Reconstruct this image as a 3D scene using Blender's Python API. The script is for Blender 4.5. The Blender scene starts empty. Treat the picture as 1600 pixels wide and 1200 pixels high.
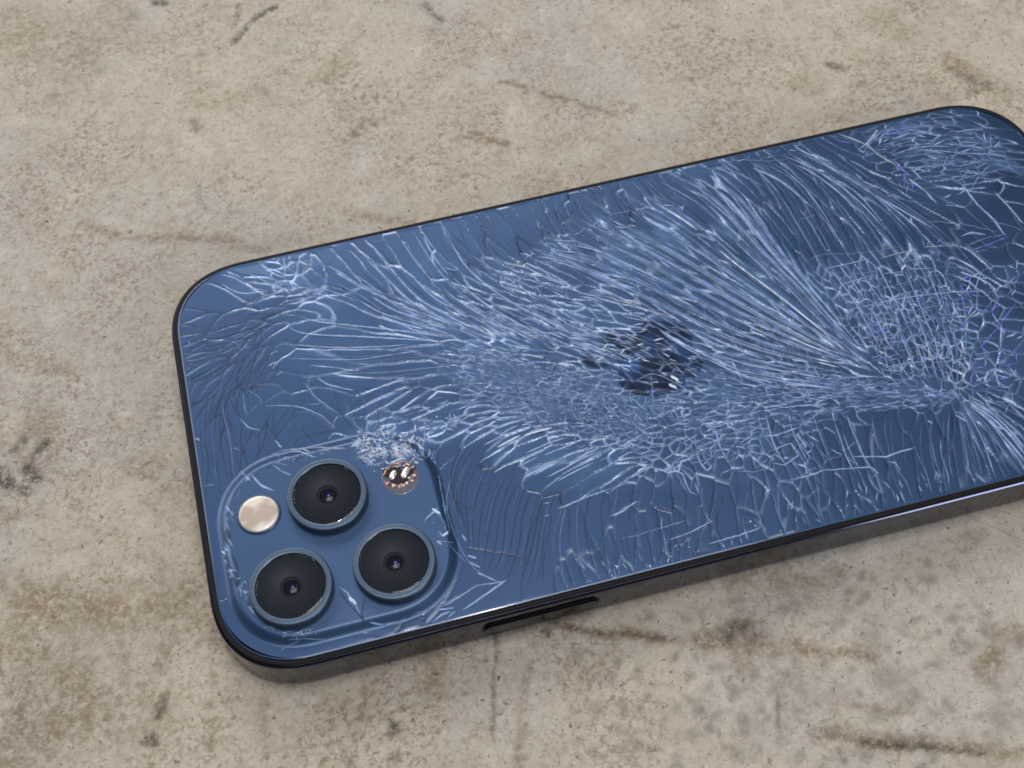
import bpy, bmesh, math, random
import numpy as np
from mathutils import Vector, Matrix

MM = 0.001                      # everything below is written in millimetres
random.seed(11); rng = np.random.default_rng(11)
scene = bpy.context.scene
COL = scene.collection

# ------------------------------------------------------------------ camera
CAM = np.array([-49.39, -115.75, 195.50])
ROT = np.array([[0.96779671, -0.24939438, -0.03423404],
                [-0.22891401, -0.81531511, -0.53184551],
                [0.10472775, 0.52255498, -0.84614915]])
FPX = 2080.7
cd = bpy.data.cameras.new('camera'); cam = bpy.data.objects.new('camera', cd); COL.objects.link(cam)
cd.sensor_width = 36; cd.lens = FPX / 1600 * 36
cd.clip_start = 0.01; cd.clip_end = 100
r = ROT
cam.matrix_world = Matrix(((r[0][0], -r[1][0], -r[2][0], CAM[0]*MM), (r[0][1], -r[1][1], -r[2][1], CAM[1]*MM),
                           (r[0][2], -r[1][2], -r[2][2], CAM[2]*MM), (0, 0, 0, 1)))
cd.dof.use_dof = True; cd.dof.focus_distance = 0.218; cd.dof.aperture_fstop = 50
scene.camera = cam
scene.cycles.pixel_filter_type = 'BLACKMAN_HARRIS'; scene.cycles.filter_width = 1.8

# ------------------------------------------------------------------ light
scene.view_settings.view_transform = 'Standard'; scene.view_settings.look = 'None'
scene.view_settings.exposure = 0.0; scene.view_settings.gamma = 1
w = bpy.data.worlds.new('World'); scene.world = w; w.use_nodes = True
w.node_tree.nodes['Background'].inputs[0].default_value = (0.80, 0.88, 1.0, 1)
w.node_tree.nodes['Background'].inputs[1].default_value = 0.13
def area(name, loc, target, size, watts, colour, sizey=None):
    l = bpy.data.lights.new(name, 'AREA'); l.energy = watts; l.color = colour
    l.shape = 'RECTANGLE'; l.size = size; l.size_y = sizey or size
    o = bpy.data.objects.new(name, l); COL.objects.link(o)
    o.location = Vector(loc)*MM
    o.rotation_euler = (Vector(loc)-Vector(target)).to_track_quat('Z', 'Y').to_euler()
    return o
area('softbox_light', (-620, 760, 620), (-20, 0, 0), 0.85, 6.5, (1.0, 0.965, 0.92), 0.6)
area('shard_glint_light', (40, 960, 690), (0, 0, 0), 0.55, 6.0, (0.97, 0.98, 1.0), 0.30)  # unseen light added so that tilted shards flash
area('ceiling_light', (60, 40, 1000), (0, 60, 0), 0.46, 3.9, (1.0, 0.97, 0.93))
for i_, (ax_, ay_) in enumerate(((-210, 60), (-60, 120), (-190, -110), (0, -60))):
    area('spot_lamp', (ax_, ay_, 900), (-20, 0, 0), 0.035, 0.28, (1.0, 0.98, 0.96))
area('strip_light', (400, -560, 330), (60, 0, 0), 0.30, 2.8, (0.93, 0.95, 1.0), 0.22)

# ------------------------------------------------------------------ helpers
def new_mat(name):
    m = bpy.data.materials.new(name); m.use_nodes = True
    return m, m.node_tree, m.node_tree.nodes['Principled BSDF']
def simple(name, col, rough=.4, metal=0., coat=0., coatr=.05, spec=.5, trans=0., noise=0., nscale=2.):
    m, nt, b = new_mat(name)
    b.inputs['Base Color'].default_value = (*col, 1); b.inputs['Roughness'].default_value = rough
    b.inputs['Metallic'].default_value = metal; b.inputs['Coat Weight'].default_value = coat
    b.inputs['Coat Roughness'].default_value = coatr; b.inputs['Specular IOR Level'].default_value = spec
    b.inputs['Transmission Weight'].default_value = trans
    if noise:
        tc = nt.nodes.new('ShaderNodeTexCoord'); n = nt.nodes.new('ShaderNodeTexNoise'); n.inputs['Scale'].default_value = nscale*1000
        n.inputs['Detail'].default_value = 3
        mp = nt.nodes.new('ShaderNodeMapRange'); mp.inputs['To Min'].default_value = max(0, rough-noise); mp.inputs['To Max'].default_value = rough+noise
        nt.links.new(tc.outputs['Object'], n.inputs['Vector']); nt.links.new(n.outputs['Fac'], mp.inputs['Value'])
        nt.links.new(mp.outputs['Result'], b.inputs['Roughness'])
    return m
def mesh_obj(name, verts, faces, mat, parent=None, smooth=False):
    me = bpy.data.meshes.new(name)
    me.from_pydata([tuple(v) for v in (np.asarray(verts, float)*MM)], [], faces)
    me.materials.append(mat)
    if smooth: me.polygons.foreach_set('use_smooth', [True]*len(me.polygons))
    me.update()
    o = bpy.data.objects.new(name, me); COL.objects.link(o)
    if parent: o.parent = parent
    return o

def at(x, y, z=7.4):
    """point of the photograph -> millimetres on the level plane at height z"""
    d = ROT.T @ np.array([(x-800)/FPX, (y-600)/FPX, 1.0]); t = (z-CAM[2])/d[2]
    q = CAM + t*d; return q[:2]

def fbm(X, Y, cell, seed, oct_=3):
    g = np.random.default_rng(seed); out = 0; amp_ = 1; tot = 0
    for o in range(oct_):
        c = cell/2**o; G = g.random((160, 160))
        u = (X/c) % 159; v_ = (Y/c) % 159; i = u.astype(int); j = v_.astype(int); a = u-i; b_ = v_-j
        a = a*a*(3-2*a); b_ = b_*b_*(3-2*b_)
        out = out+amp_*((G[j, i]*(1-a)+G[j, i+1]*a)*(1-b_)+(G[j+1, i]*(1-a)+G[j+1, i+1]*a)*b_); tot += amp_; amp_ *= .55
    return out/tot
# ------------------------------------------------------------------ phone outline
L, W, T = 160.8, 78.1, 7.4
def outline(hx, hy, rad, n=18, p=2.35, cx=0, cy=0):
    """rounded rectangle with slightly squarish (superelliptic) corners, counter-clockwise"""
    out = []
    for k, (sx, sy) in enumerate(((1, 1), (-1, 1), (-1, -1), (1, -1))):
        for i in range(n+1):
            a = math.pi/2*i/n
            c, s = math.cos(a)**(2/p), math.sin(a)**(2/p)
            if k % 2: c, s = s, c
            out.append((cx+sx*(hx-rad+rad*c), cy+sy*(hy-rad+rad*s)))
    return np.array(out)
def offset_outline(inset, z, hx=L/2, hy=W/2, rad=14.6, n=18, cx=0, cy=0, p=2.35):
    o = outline(hx-inset, hy-inset, rad-inset, n, p, cx, cy)
    return np.column_stack([o, np.full(len(o), z)])
def loft(rings, cap=False, closed=True, capstart=False):
    N = len(rings[0]); v = np.vstack(rings); f = []
    for k in range(len(rings)-1):
        for i in range(N):
            j = (i+1) % N; f.append((k*N+i, k*N+j, (k+1)*N+j, (k+1)*N+i))
    if cap: f.append(tuple(range((len(rings)-1)*N, len(rings)*N)))
    if capstart: f.append(tuple(reversed(range(N))))
    return v, f
def arc_profile(r0, z0, r1, z1, n, bulge):
    pass

# camera plateau footprint
PX, PY, PHX, PHY, PR, PZ, PSK = -59.5, -19.2, 16.9, 15.65, 10.4, 8.12, 1.35
def sdf_plateau(x, y):
    qx = abs(x-PX)-(PHX-PR); qy = abs(y-PY)-(PHY-PR)
    return math.hypot(max(qx, 0), max(qy, 0))+min(max(qx, qy), 0)-PR
def surf_z(x, y):
    d = sdf_plateau(x, y)
    if d <= -0.6: return PZ
    t = (d+0.6)/(PSK+0.6)
    if t >= 1: return T
    return T+(PZ-T)*(1-t*t*(3-2*t))
def on_glass(x, y):
    z = T
    for _ in range(5):
        p = at(x, y, z); z2 = surf_z(*p)
        z = .5*(z+z2)
    p = at(x, y, z); return p[0], p[1]

# ------------------------------------------------------------------ materials
def glass_mat(name, base, rough, bumpy=.0):
    m, nt, b = new_mat(name); N = nt.nodes; K = nt.links
    tc = N.new('ShaderNodeTexCoord'); n1 = N.new('ShaderNodeTexNoise'); n1.inputs['Scale'].default_value = 35; n1.inputs['Detail'].default_value = 3
    K.new(tc.outputs['Object'], n1.inputs['Vector'])
    mx = N.new('ShaderNodeMixRGB'); mx.inputs[1].default_value = (base[0]*.85, base[1]*.85, base[2]*.88, 1); mx.inputs[2].default_value = (base[0]*1.12, base[1]*1.12, base[2]*1.1, 1)
    K.new(n1.outputs['Fac'], mx.inputs[0]); K.new(mx.outputs[0], b.inputs['Base Color'])
    b.inputs['Metallic'].default_value = .75; b.inputs['Roughness'].default_value = rough
    b.inputs['Coat Weight'].default_value = 1; b.inputs['Coat Roughness'].default_value = (.14 if bumpy < .1 else .09) if rough > .43 else .2; b.inputs['Coat IOR'].default_value = 1.45
    n2 = N.new('ShaderNodeTexNoise'); n2.inputs['Scale'].default_value = 90; n2.inputs['Detail'].default_value = 2
    K.new(tc.outputs['Object'], n2.inputs['Vector'])
    bp = N.new('ShaderNodeBump'); bp.inputs['Strength'].default_value = .25; bp.inputs['Distance'].default_value = bumpy*MM
    K.new(n2.outputs['Fac'], bp.inputs['Height']); K.new(bp.outputs['Normal'], b.inputs['Normal']); K.new(bp.outputs['Normal'], b.inputs['Coat Normal'])
    return m
M_GLASS = glass_mat('blue_frosted_glass', (.0225, .0535, .128), .45, .12)
M_PLAT = glass_mat('blue_glossy_glass', (.027, .063, .145), .42, .05)
M_PLAT.node_tree.nodes['Principled BSDF'].inputs['Coat Weight'].default_value = .5
M_PLAT.node_tree.nodes['Principled BSDF'].inputs['Coat Roughness'].default_value = .28
M_FRAME = simple('polished_steel', (.10, .108, .135), .07, 1.0, noise=.03, nscale=.3)
M_GASKET = simple('black_gasket', (.003, .003, .004), .7, spec=.2)
M_RINGM = simple('ring_metal', (.055, .085, .13), .38, .7, noise=.06, nscale=1)
M_RINGIN = simple('ring_inner_lip', (.05, .055, .06), .18, 1.)
M_BLACK = simple('button_shadow', (.003, .003, .004), .4)
M_BUTTON = simple('button_steel', (.06, .062, .075), .09, 1.0)
M_SCREEN = simple('screen_glass', (.005, .005, .006), .05, coat=1)
M_LOGO = simple('logo_painted_reflection', (.014, .033, .09), .3, .5, coat=.15, noise=.08, nscale=.4)
_n = M_LOGO.node_tree.nodes; _r = _n.new('ShaderNodeValToRGB'); _t = _n.new('ShaderNodeTexNoise'); _c = _n.new('ShaderNodeTexCoord')
_t.inputs['Scale'].default_value = 150; _t.inputs['Detail'].default_value = 4; _r.color_ramp.elements[0].position = .44; _r.color_ramp.elements[1].position = .62
_r.color_ramp.elements[0].color = (.004, .013, .042, 1); _r.color_ramp.elements[1].color = (.018, .06, .18, 1)  # dark and blue mirror reflections put into the logo's colour
M_LOGO.node_tree.links.new(_c.outputs['Object'], _t.inputs[0]); M_LOGO.node_tree.links.new(_t.outputs['Fac'], _r.inputs[0]); M_LOGO.node_tree.links.new(_r.outputs[0], _n['Principled BSDF'].inputs['Base Color'])
def crack_mat(name, col, rough, coat=.35, alpha=.8):
    m, nt, b = new_mat(name); N = nt.nodes; K = nt.links
    tc = N.new('ShaderNodeTexCoord'); n = N.new('ShaderNodeTexNoise'); n.inputs['Scale'].default_value = 700; n.inputs['Detail'].default_value = 2
    rp = N.new('ShaderNodeMapRange'); rp.inputs['From Min'].default_value = .3; rp.inputs['From Max'].default_value = .7
    mx = N.new('ShaderNodeMixRGB'); mx.inputs[1].default_value = (*[c*.62 for c in col], 1); mx.inputs[2].default_value = (*[min(1, c*1.3) for c in col], 1)
    K.new(tc.outputs['Object'], n.inputs['Vector']); K.new(n.outputs['Fac'], rp.inputs['Value']); K.new(rp.outputs[0], mx.inputs[0]); K.new(mx.outputs[0], b.inputs['Base Color'])
    b.inputs['Roughness'].default_value = rough; b.inputs['Coat Weight'].default_value = coat; b.inputs['Coat Roughness'].default_value = .2
    b.inputs['Alpha'].default_value = alpha
    return m
CM = {'b': crack_mat('fracture_lit_tint', (.25, .36, .62), .35, .35, .75),  # pale fracture scatter, with the light on facets put into the tint
      'B': crack_mat('fracture_white', (.50, .60, .78), .3, .5, .85),
      's': crack_mat('fracture_soft', (.13, .215, .42), .4, .3, .62),
      'f': crack_mat('fracture_faint', (.085, .155, .33), .4, .2, .5),
      'd': crack_mat('fracture_shade_tint', (.011, .029, .078), .5, .0, .5),  # facets turned from the light, their shade put into the colour
      'v': crack_mat('fracture_violet', (.16, .15, .62), .35, .3, .7),
      'h': crack_mat('painted_sheen', (.10, .19, .40), .45, .1, .15),  # sheen of light-catching facets, painted as a thin haze
      'w': crack_mat('fracture_chalk', (.32, .36, .44), .5, .1, .7)}

# ------------------------------------------------------------------ phone body
phone = bpy.data.objects.new('smartphone', None); COL.objects.link(phone)
phone['label'] = 'blue smartphone lying face down with shattered back glass and three camera lenses'
phone['category'] = 'phone'
rings = []
prof = [(.55, .12), (.25, .22), (.08, .42), (0, .75)]
prof += [(0, 6.55)]
for i in range(1, 9):
    a = math.radians(46)*i/8; prof.append((.3-.3*math.cos(a), 6.62+.3*math.sin(a)))
prof += [(.092+.25, 6.836+.20), (.092+.33, 6.836+.24), (.44, 7.0)]
for ins, z in prof: rings.append(offset_outline(ins, z, n=26))
M_EDGE = simple('dark_blue_edge', (.045, .048, .075), .09, 1.0)
v, f = loft(rings[:-4]); frame = mesh_obj('frame', v, f, M_FRAME, phone, True)
v, f = loft(rings[-5:]); mesh_obj('frame_edge', v, f, M_EDGE, frame, True)
v, f = loft([offset_outline(.55, .121, n=26), offset_outline(.8, .0, n=26)], cap=True)
f[-1] = tuple(reversed(f[-1])); mesh_obj('screen', v, f, M_SCREEN, phone)
v, f = loft([offset_outline(.425, 6.95, n=26), offset_outline(.43, 7.17, n=26), offset_outline(.50, 7.22, n=26), offset_outline(.80, 7.24, n=26), offset_outline(1.14, 7.2, n=26)])
mesh_obj('gasket', v, f, M_GASKET, phone, True)

# back glass: edge rounding then flat sheet with a hole filled by plateau
gl = [offset_outline(1.14, 7.0, n=26), offset_outline(1.16, 7.28, n=26), offset_outline(1.24, 7.36, n=26), offset_outline(1.42, 7.4, n=26)]
v, f = loft(gl); back = mesh_obj('back_glass', v, f, M_GLASS, phone, False)
back.data.materials.append(simple('dark_glass_edge', (.006, .011, .028), .5, spec=.3))
back.data.polygons.foreach_set('material_index', [1 if k < 2*len(gl[0]) else 0 for k in range(len(f))])

back_parts = None
# camera plateau, a soft skirt rising from the glass
rg = []
for i in range(15):
    t = i/14; d = PSK-t*(PSK+.6)
    z = T+.004+(PZ-T)*(1-((1-t)**2)*(3-2*(1-t)))
    rg.append(offset_outline(-d, z, PHX, PHY, PR, 20, PX, PY, 2.1))
v, f = loft(rg, cap=True); plateau = mesh_obj('camera_plateau', v, f, M_PLAT, phone, True)
plateau.data.polygons[-1].use_smooth = False

def circ(cx, cy, r, z, n=72):
    a = np.arange(n)*2*math.pi/n
    return np.column_stack([cx+r*np.cos(a), cy+r*np.sin(a), np.full(n, z)])
M_COVER, nt, b = new_mat('lens_cover_glass')
tb = nt.nodes.new('ShaderNodeBsdfTransparent'); tb.inputs[0].default_value = (.88, .91, .97, 1)
gb = nt.nodes.new('ShaderNodeBsdfGlossy'); gb.inputs['Roughness'].default_value = .03
ms = nt.nodes.new('ShaderNodeMixShader'); fr = nt.nodes.new('ShaderNodeFresnel'); fr.inputs[0].default_value = 1.5
nt.links.new(fr.outputs[0], ms.inputs[0]); nt.links.new(tb.outputs[0], ms.inputs[1]); nt.links.new(gb.outputs[0], ms.inputs[2])
nt.links.new(ms.outputs[0], nt.nodes['Material Output'].inputs['Surface'])
M_BARREL = simple('lens_barrel_black', (.042, .047, .058), .6)
M_ELEM = simple('lens_element', (.014, .015, .026), .12, spec=.35)
M_ELEMV = simple('lens_coating', (.03, .025, .12), .15, .5)
ZR = 9.95
for cx, cy in ((-59.6, -12.95), (-67.7, -26.95), (-51.7, -27.1)):
    e = bpy.data.objects.new('camera_lens', None); COL.objects.link(e); e.parent = phone
    R = 6.42
    pr = [(R-.02, PZ-.05), (R, PZ+.1), (R, ZR-.28), (R-.06, ZR-.12), (R-.16, ZR-.03), (R-.28, ZR), (5.52, ZR), (5.42, ZR-.03)]
    v, f = loft([circ(cx, cy, a, z) for a, z in pr]); mesh_obj('ring', v, f, M_RINGM, e, True)
    pr = [(5.42, ZR-.03), (5.34, ZR-.10), (5.30, ZR-.22)]
    v, f = loft([circ(cx, cy, a, z) for a, z in pr]); mesh_obj('inner_lip', v, f, M_RINGIN, e, True)
    v, f = loft([circ(cx, cy, 5.305, ZR-.2), circ(cx, cy, 5.2, ZR-.17), circ(cx, cy, 5.05, ZR-.16)], cap=True); mesh_obj('cover_glass', v, f, M_COVER, e)
    pr = [(5.30, ZR-.25), (5.29, ZR-.34), (1.75, ZR-.36), (1.65, ZR-.42), (1.5, ZR-.7), (1.3, ZR-.8)]
    v, f = loft([circ(cx, cy, a, z) for a, z in pr], cap=True); mesh_obj('barrel', v, f, M_BARREL, e, True)
    rr = [circ(cx, cy, 1.9*math.sin(a), ZR-1.45+.95*math.cos(a), 40) for a in np.linspace(1.5, .12, 10)]
    v, f = loft(rr, cap=True); mesh_obj('glass_element', v, f, M_ELEM, e, True)
    rr = [circ(cx+.1, cy+.1, .62*math.sin(a), ZR-.62+.22*math.cos(a), 32) for a in np.linspace(1.5, .12, 8)]
    v, f = loft(rr, cap=True); mesh_obj('coated_element', v, f, M_ELEMV, e, True)
    for dx, dy, q in ((-.75, .35, .13), (-.7, -.55, .17), (.35, -.75, .14), (.85, .15, .2), (.1, .8, .1)):  # small beads added inside each lens to catch glints
        rr = [circ(cx+dx, cy+dy, q*math.sin(a), ZR-.80+.5*q*math.cos(a)+.15, 12) for a in np.linspace(1.5, .15, 5)]
        v, f = loft(rr, cap=True); mesh_obj('glint_bead', v, f, M_ELEM, e, True)

# flash
M_FL, nt, b = new_mat('flash_diffuser')
tc = nt.nodes.new('ShaderNodeTexCoord'); n = nt.nodes.new('ShaderNodeTexNoise'); n.inputs['Scale'].default_value = 300; n.inputs['Detail'].default_value = 1
rp = nt.nodes.new('ShaderNodeValToRGB'); rp.color_ramp.elements[0].color = (.40, .325, .27, 1); rp.color_ramp.elements[1].color = (.64, .565, .49, 1)
rp.color_ramp.elements[0].position = .42; rp.color_ramp.elements[1].position = .58
nt.links.new(tc.outputs['Object'], n.inputs['Vector']); nt.links.new(n.outputs['Fac'], rp.inputs[0]); nt.links.new(rp.outputs[0], b.inputs['Base Color'])
b.inputs['Roughness'].default_value = .35; b.inputs['Coat Weight'].default_value = 1; b.inputs['Coat Roughness'].default_value = .08
fx, fy = -70.75, -12.75
fl = bpy.data.objects.new('flash', None); COL.objects.link(fl); fl.parent = phone
v, f = loft([circ(fx, fy, 3.5, PZ+.01), circ(fx, fy, 3.45, PZ+.22), circ(fx, fy, 3.30, PZ+.30), circ(fx, fy, 3.12, PZ+.26)]); mesh_obj('ring', v, f, M_RINGM, fl, True)
rr = [circ(fx, fy, 3.13*math.cos(a), PZ+.25+.22*math.sin(a)) for a in np.linspace(0, 1.5, 10)]
v, f = loft(rr, cap=True); mesh_obj('diffuser', v, f, M_FL, fl, True)
# lidar window, broken open: copper-brown cavity with two shiny lumps
lx, ly = -47.8, -12.3
li = bpy.data.objects.new('depth_sensor', None); COL.objects.link(li); li.parent = phone
M_LW = simple('sensor_window', (.075, .075, .105), .35, .2, coat=1)
M_COP = simple('torn_copper', (.34, .22, .21), .3, 1., noise=.1, nscale=2)
M_BEAD = simple('sensor_bead', (.80, .70, .68), .2, .6, coat=1)
M_DK = simple('sensor_cavity', (.012, .008, .012), .25, coat=.6)
v, f = loft([circ(lx, ly, 3.0, PZ+.006), circ(lx, ly, 2.95, PZ+.02)], cap=True); mesh_obj('window', v, f, M_LW, li)
cc = circ(lx, ly+.55, 1, PZ+.05, 40); rad = np.array([2.1+.45*math.sin(3*i/40*6.283+.5)+rng.uniform(-.25, .25) for i in range(40)])
def lump(cx, cy, z, rx, ry, h, rot, mat, name, parent, jag=.0, n=16):
    rr = []
    for t in np.linspace(0, 1.45, 6):
        a = np.arange(n)*2*math.pi/n; q = 1+rng.uniform(-jag, jag, n)
        x = rx*np.cos(a)*math.cos(t)*q; y = ry*np.sin(a)*math.cos(t)*q
        rr.append(np.column_stack([cx+x*math.cos(rot)-y*math.sin(rot), cy+x*math.sin(rot)+y*math.cos(rot), np.full(n, z+h*math.sin(t))]))
    v, f = loft(rr, cap=True); return mesh_obj(name, v, f, mat, parent, True)
hole = [np.column_stack([lx+rad*k*np.cos(np.arange(40)*.15708)*1.15, ly+.55+rad*k*np.sin(np.arange(40)*.15708)*.95, np.full(40, PZ+zz)]) for k, zz in ((1, .03), (.9, .06))]
v, f = loft(hole, cap=True); mesh_obj('cavity', v, f, M_DK, li)
lump(lx-1.05, ly+.75, PZ+.06, .95, .5, .35, .95, M_BEAD, 'lens_bead', li)
lump(lx+.95, ly+.65, PZ+.06, 1.15, .55, .38, .95, M_BEAD, 'lens_bead', li)
def strip_ring(cx, cy, r, z, a0, a1, w, mat, name, parent, h=.12, jag=.2):
    n = 22; vs = []; fs = []
    for i in range(n):
        a = a0+(a1-a0)*i/(n-1); ww = w*(.5+rng.uniform(0, 1))
        for dr, dz in ((-ww/2, 0), (rng.uniform(-.2, .2)*ww, h*(.6+rng.uniform(0, .8))), (ww/2, 0)):
            vs.append((cx+(r+dr+rng.uniform(-jag, jag)*w)*math.cos(a)*1.12, cy+(r+dr)*math.sin(a)*.92, z+dz))
        if i:
            q = 3*i; fs += [(q-3, q, q+1, q-2), (q-2, q+1, q+2, q-1)]
    return mesh_obj(name, vs, fs, mat, parent)
strip_ring(lx, ly+.6, 2.25, PZ+.05, 3.4, 6.0, .55, M_COP, 'torn_rim', li)
strip_ring(lx, ly+.6, 2.2, PZ+.05, .2, 2.9, .4, M_COP, 'torn_rim', li)

# logo: a bitten apple outline lying flush, top towards the cameras
def bez(p0, p1, p2, p3, n=10):
    t = np.linspace(0, 1, n, endpoint=False)[:, None]; p0, p1, p2, p3 = map(np.array, (p0, p1, p2, p3))
    return (1-t)**3*p0+3*(1-t)**2*t*p1+3*(1-t)*t*t*p2+t**3*p3
logo = bpy.data.objects.new('logo', None); COL.objects.link(logo); logo.parent = phone
body = np.vstack([bez((0, .36), (.10, .36), (.14, .45), (.26, .44)), bez((.26, .44), (.34, .43), (.39, .39), (.42, .33)),
                  bez((.42, .33), (.30, .25), (.26, .08), (.45, -.04)), bez((.45, -.04), (.40, -.22), (.30, -.42), (.18, -.44)),
                  bez((.18, -.44), (.10, -.45), (.08, -.39), (0, -.39)), bez((0, -.39), (-.09, -.39), (-.10, -.45), (-.19, -.44)),
                  bez((-.19, -.44), (-.36, -.40), (-.50, -.02), (-.42, .20)), bez((-.42, .20), (-.36, .40), (-.20, .45), (-.12, .42)), bez((-.12, .42), (-.06, .40), (-.04, .36), (0, .36))])
leaf = np.vstack([bez((.01, .46), (.0, .60), (.08, .70), (.20, .73)), bez((.20, .73), (.22, .58), (.12, .47), (.01, .46))])

# side button: long pill in the steel side, a dark gap around a raised key
def pill(x0, x1, z0, z1, y, n=10):
    r_ = (z1-z0)/2; zc = (z0+z1)/2; pts = []
    for i in range(n+1):
        a = -math.pi/2+math.pi*i/n; pts.append((x1-r_+r_*math.cos(a), y, zc+r_*math.sin(a)))
    for i in range(n+1):
        a = math.pi/2+math.pi*i/n; pts.append((x0+r_+r_*math.cos(a), y, zc+r_*math.sin(a)))
    return np.array(pts)
bx0, bx1 = -41.3, -22.3
btn = bpy.data.objects.new('side_button', None); COL.objects.link(btn); btn.parent = phone
v, f = loft([pill(bx0, bx1, 2.35, 5.25, -W/2-.012)], cap=True); mesh_obj('button_gap', v, f, M_BLACK, btn)
v, f = loft([pill(bx0+.45, bx1-.45, 2.65, 4.95, -W/2-.014), pill(bx0+.45, bx1-.45, 2.65, 4.95, -W/2-.40), pill(bx0+.62, bx1-.62, 2.82, 4.78, -W/2-.50)], cap=True)
mesh_obj('button_key', v, f, M_BUTTON, btn)
# antenna bands
M_BAND = simple('antenna_band', (.03, .035, .05), .4)
for sx in (-1,):
    mesh_obj('antenna_band', [(-62.0, -W/2-.004, .8), (-60.9, -W/2-.004, .8), (-60.9, -W/2-.004, 6.5), (-62.0, -W/2-.004, 6.5)], [(0, 1, 2, 3)], M_BAND, phone)
mesh_obj('antenna_band', [(-L/2-.004, -20.5, .8), (-L/2-.004, -21.6, .8), (-L/2-.004, -21.6, 6.5), (-L/2-.004, -20.5, 6.5)], [(0, 3, 2, 1)], M_BAND, phone)

# ------------------------------------------------------------------ cracks
ribbons = []          # (area, verts, faces, material key)
def cr(pts, m=28):
    """smooth curve through the points, evenly resampled"""
    P = np.array(pts, float)
    if len(P) == 2:
        t = np.linspace(0, 1, m)[:, None]; return P[0]*(1-t)+P[1]*t
    Q = np.vstack([2*P[0]-P[1], P, 2*P[-1]-P[-2]]); out = []
    for i in range(1, len(Q)-2):
        for t in np.linspace(0, 1, 12, endpoint=False):
            a, b_, c, d = Q[i-1], Q[i], Q[i+1], Q[i+2]
            out.append(.5*((2*b_)+(-a+c)*t+(2*a-5*b_+4*c-d)*t*t+(-a+3*b_-3*c+d)*t**3))
    out.append(P[-1]); out = np.array(out)
    s = np.r_[0, np.cumsum(np.linalg.norm(np.diff(out, axis=0), axis=1))]
    u = np.linspace(0, s[-1], m)
    return np.column_stack([np.interp(u, s, out[:, 0]), np.interp(u, s, out[:, 1])])
HXI, HYI, RI = L/2-1.5, W/2-1.5, 13.1
def inside(x, y):
    qx = abs(x)-(HXI-RI); qy = abs(y)-(HYI-RI)
    return math.hypot(max(qx, 0), max(qy, 0))+min(max(qx, qy), 0)-RI < -.05
LENSES = ((-59.6, -12.95, 6.5), (-67.7, -26.95, 6.5), (-51.7, -27.1, 6.5), (-70.75, -12.75, 3.55))
def blocked(x, y):
    return any(math.hypot(x-a, y-b_) < c for a, b_, c in LENSES)
def ribbon(px, wpx, mat, rise=.35, taper=.18, wob=.0):
    """one fracture: a thin raised ridge following a curve on the glass; px in photograph points, width likewise"""
    mm = np.array([on_glass(*p) for p in px])
    keep = [inside(*p) and not blocked(*p) for p in mm]
    runs = []; cur = []
    for k, p in zip(keep, mm):
        if k: cur.append(p)
        else:
            if len(cur) > 1: runs.append(np.array(cur))
            cur = []
    if len(cur) > 1: runs.append(np.array(cur))
    for q in runs:
        n = len(q); tg = np.gradient(q, axis=0); ln = np.linalg.norm(tg, axis=1)[:, None]+1e-9; tg = tg/ln
        nr = np.column_stack([-tg[:, 1], tg[:, 0]])
        t = np.linspace(0, 1, n); env = np.clip(np.minimum(t, 1-t)/max(taper, .01), .18, 1)
        wl = wpx if np.isscalar(wpx) else np.interp(t, np.linspace(0, 1, len(wpx)), wpx)
        wv = wl/8.7*env*(1+wob*np.interp(t, np.linspace(0, 1, 6), rng.uniform(-1, 1, 6)))
        side = rng.uniform(-.25, .25)
        vs = []; fs = []; lift = rng.uniform(.014, .03)
        for i in range(n):
            z = surf_z(*q[i])+lift
            a = q[i]-nr[i]*wv[i]/2; c = q[i]+nr[i]*wv[i]/2; b_ = q[i]+nr[i]*wv[i]*side
            vs += [(a[0], a[1], z), (b_[0], b_[1], z+wv[i]*rise), (c[0], c[1], z)]
            if i: k = 3*i; fs += [(k-3, k, k+1, k-2), (k-2, k+1, k+2, k-1)]
        ribbons.append((float(np.sum(ln)*np.mean(wpx)), vs, fs, mat))
def pick(mix):
    ks = list(mix); ws = [mix[k] for k in ks]; return random.choices(ks, ws)[0]
def field(guides, m=28):
    G = np.array([cr(g, m) for g in guides])
    def f(u, t):
        u = min(max(u, 0), 1)*(len(G)-1); i = min(int(u), len(G)-2); a = u-i
        t = min(max(t, 0), 1)*(m-1); j = min(int(t), m-2); b_ = t-j
        p = G[i]*(1-a)+G[i+1]*a if len(G) > 1 else G[0]
        return p[j]*(1-b_)+p[j+1]*b_
    return f
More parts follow.
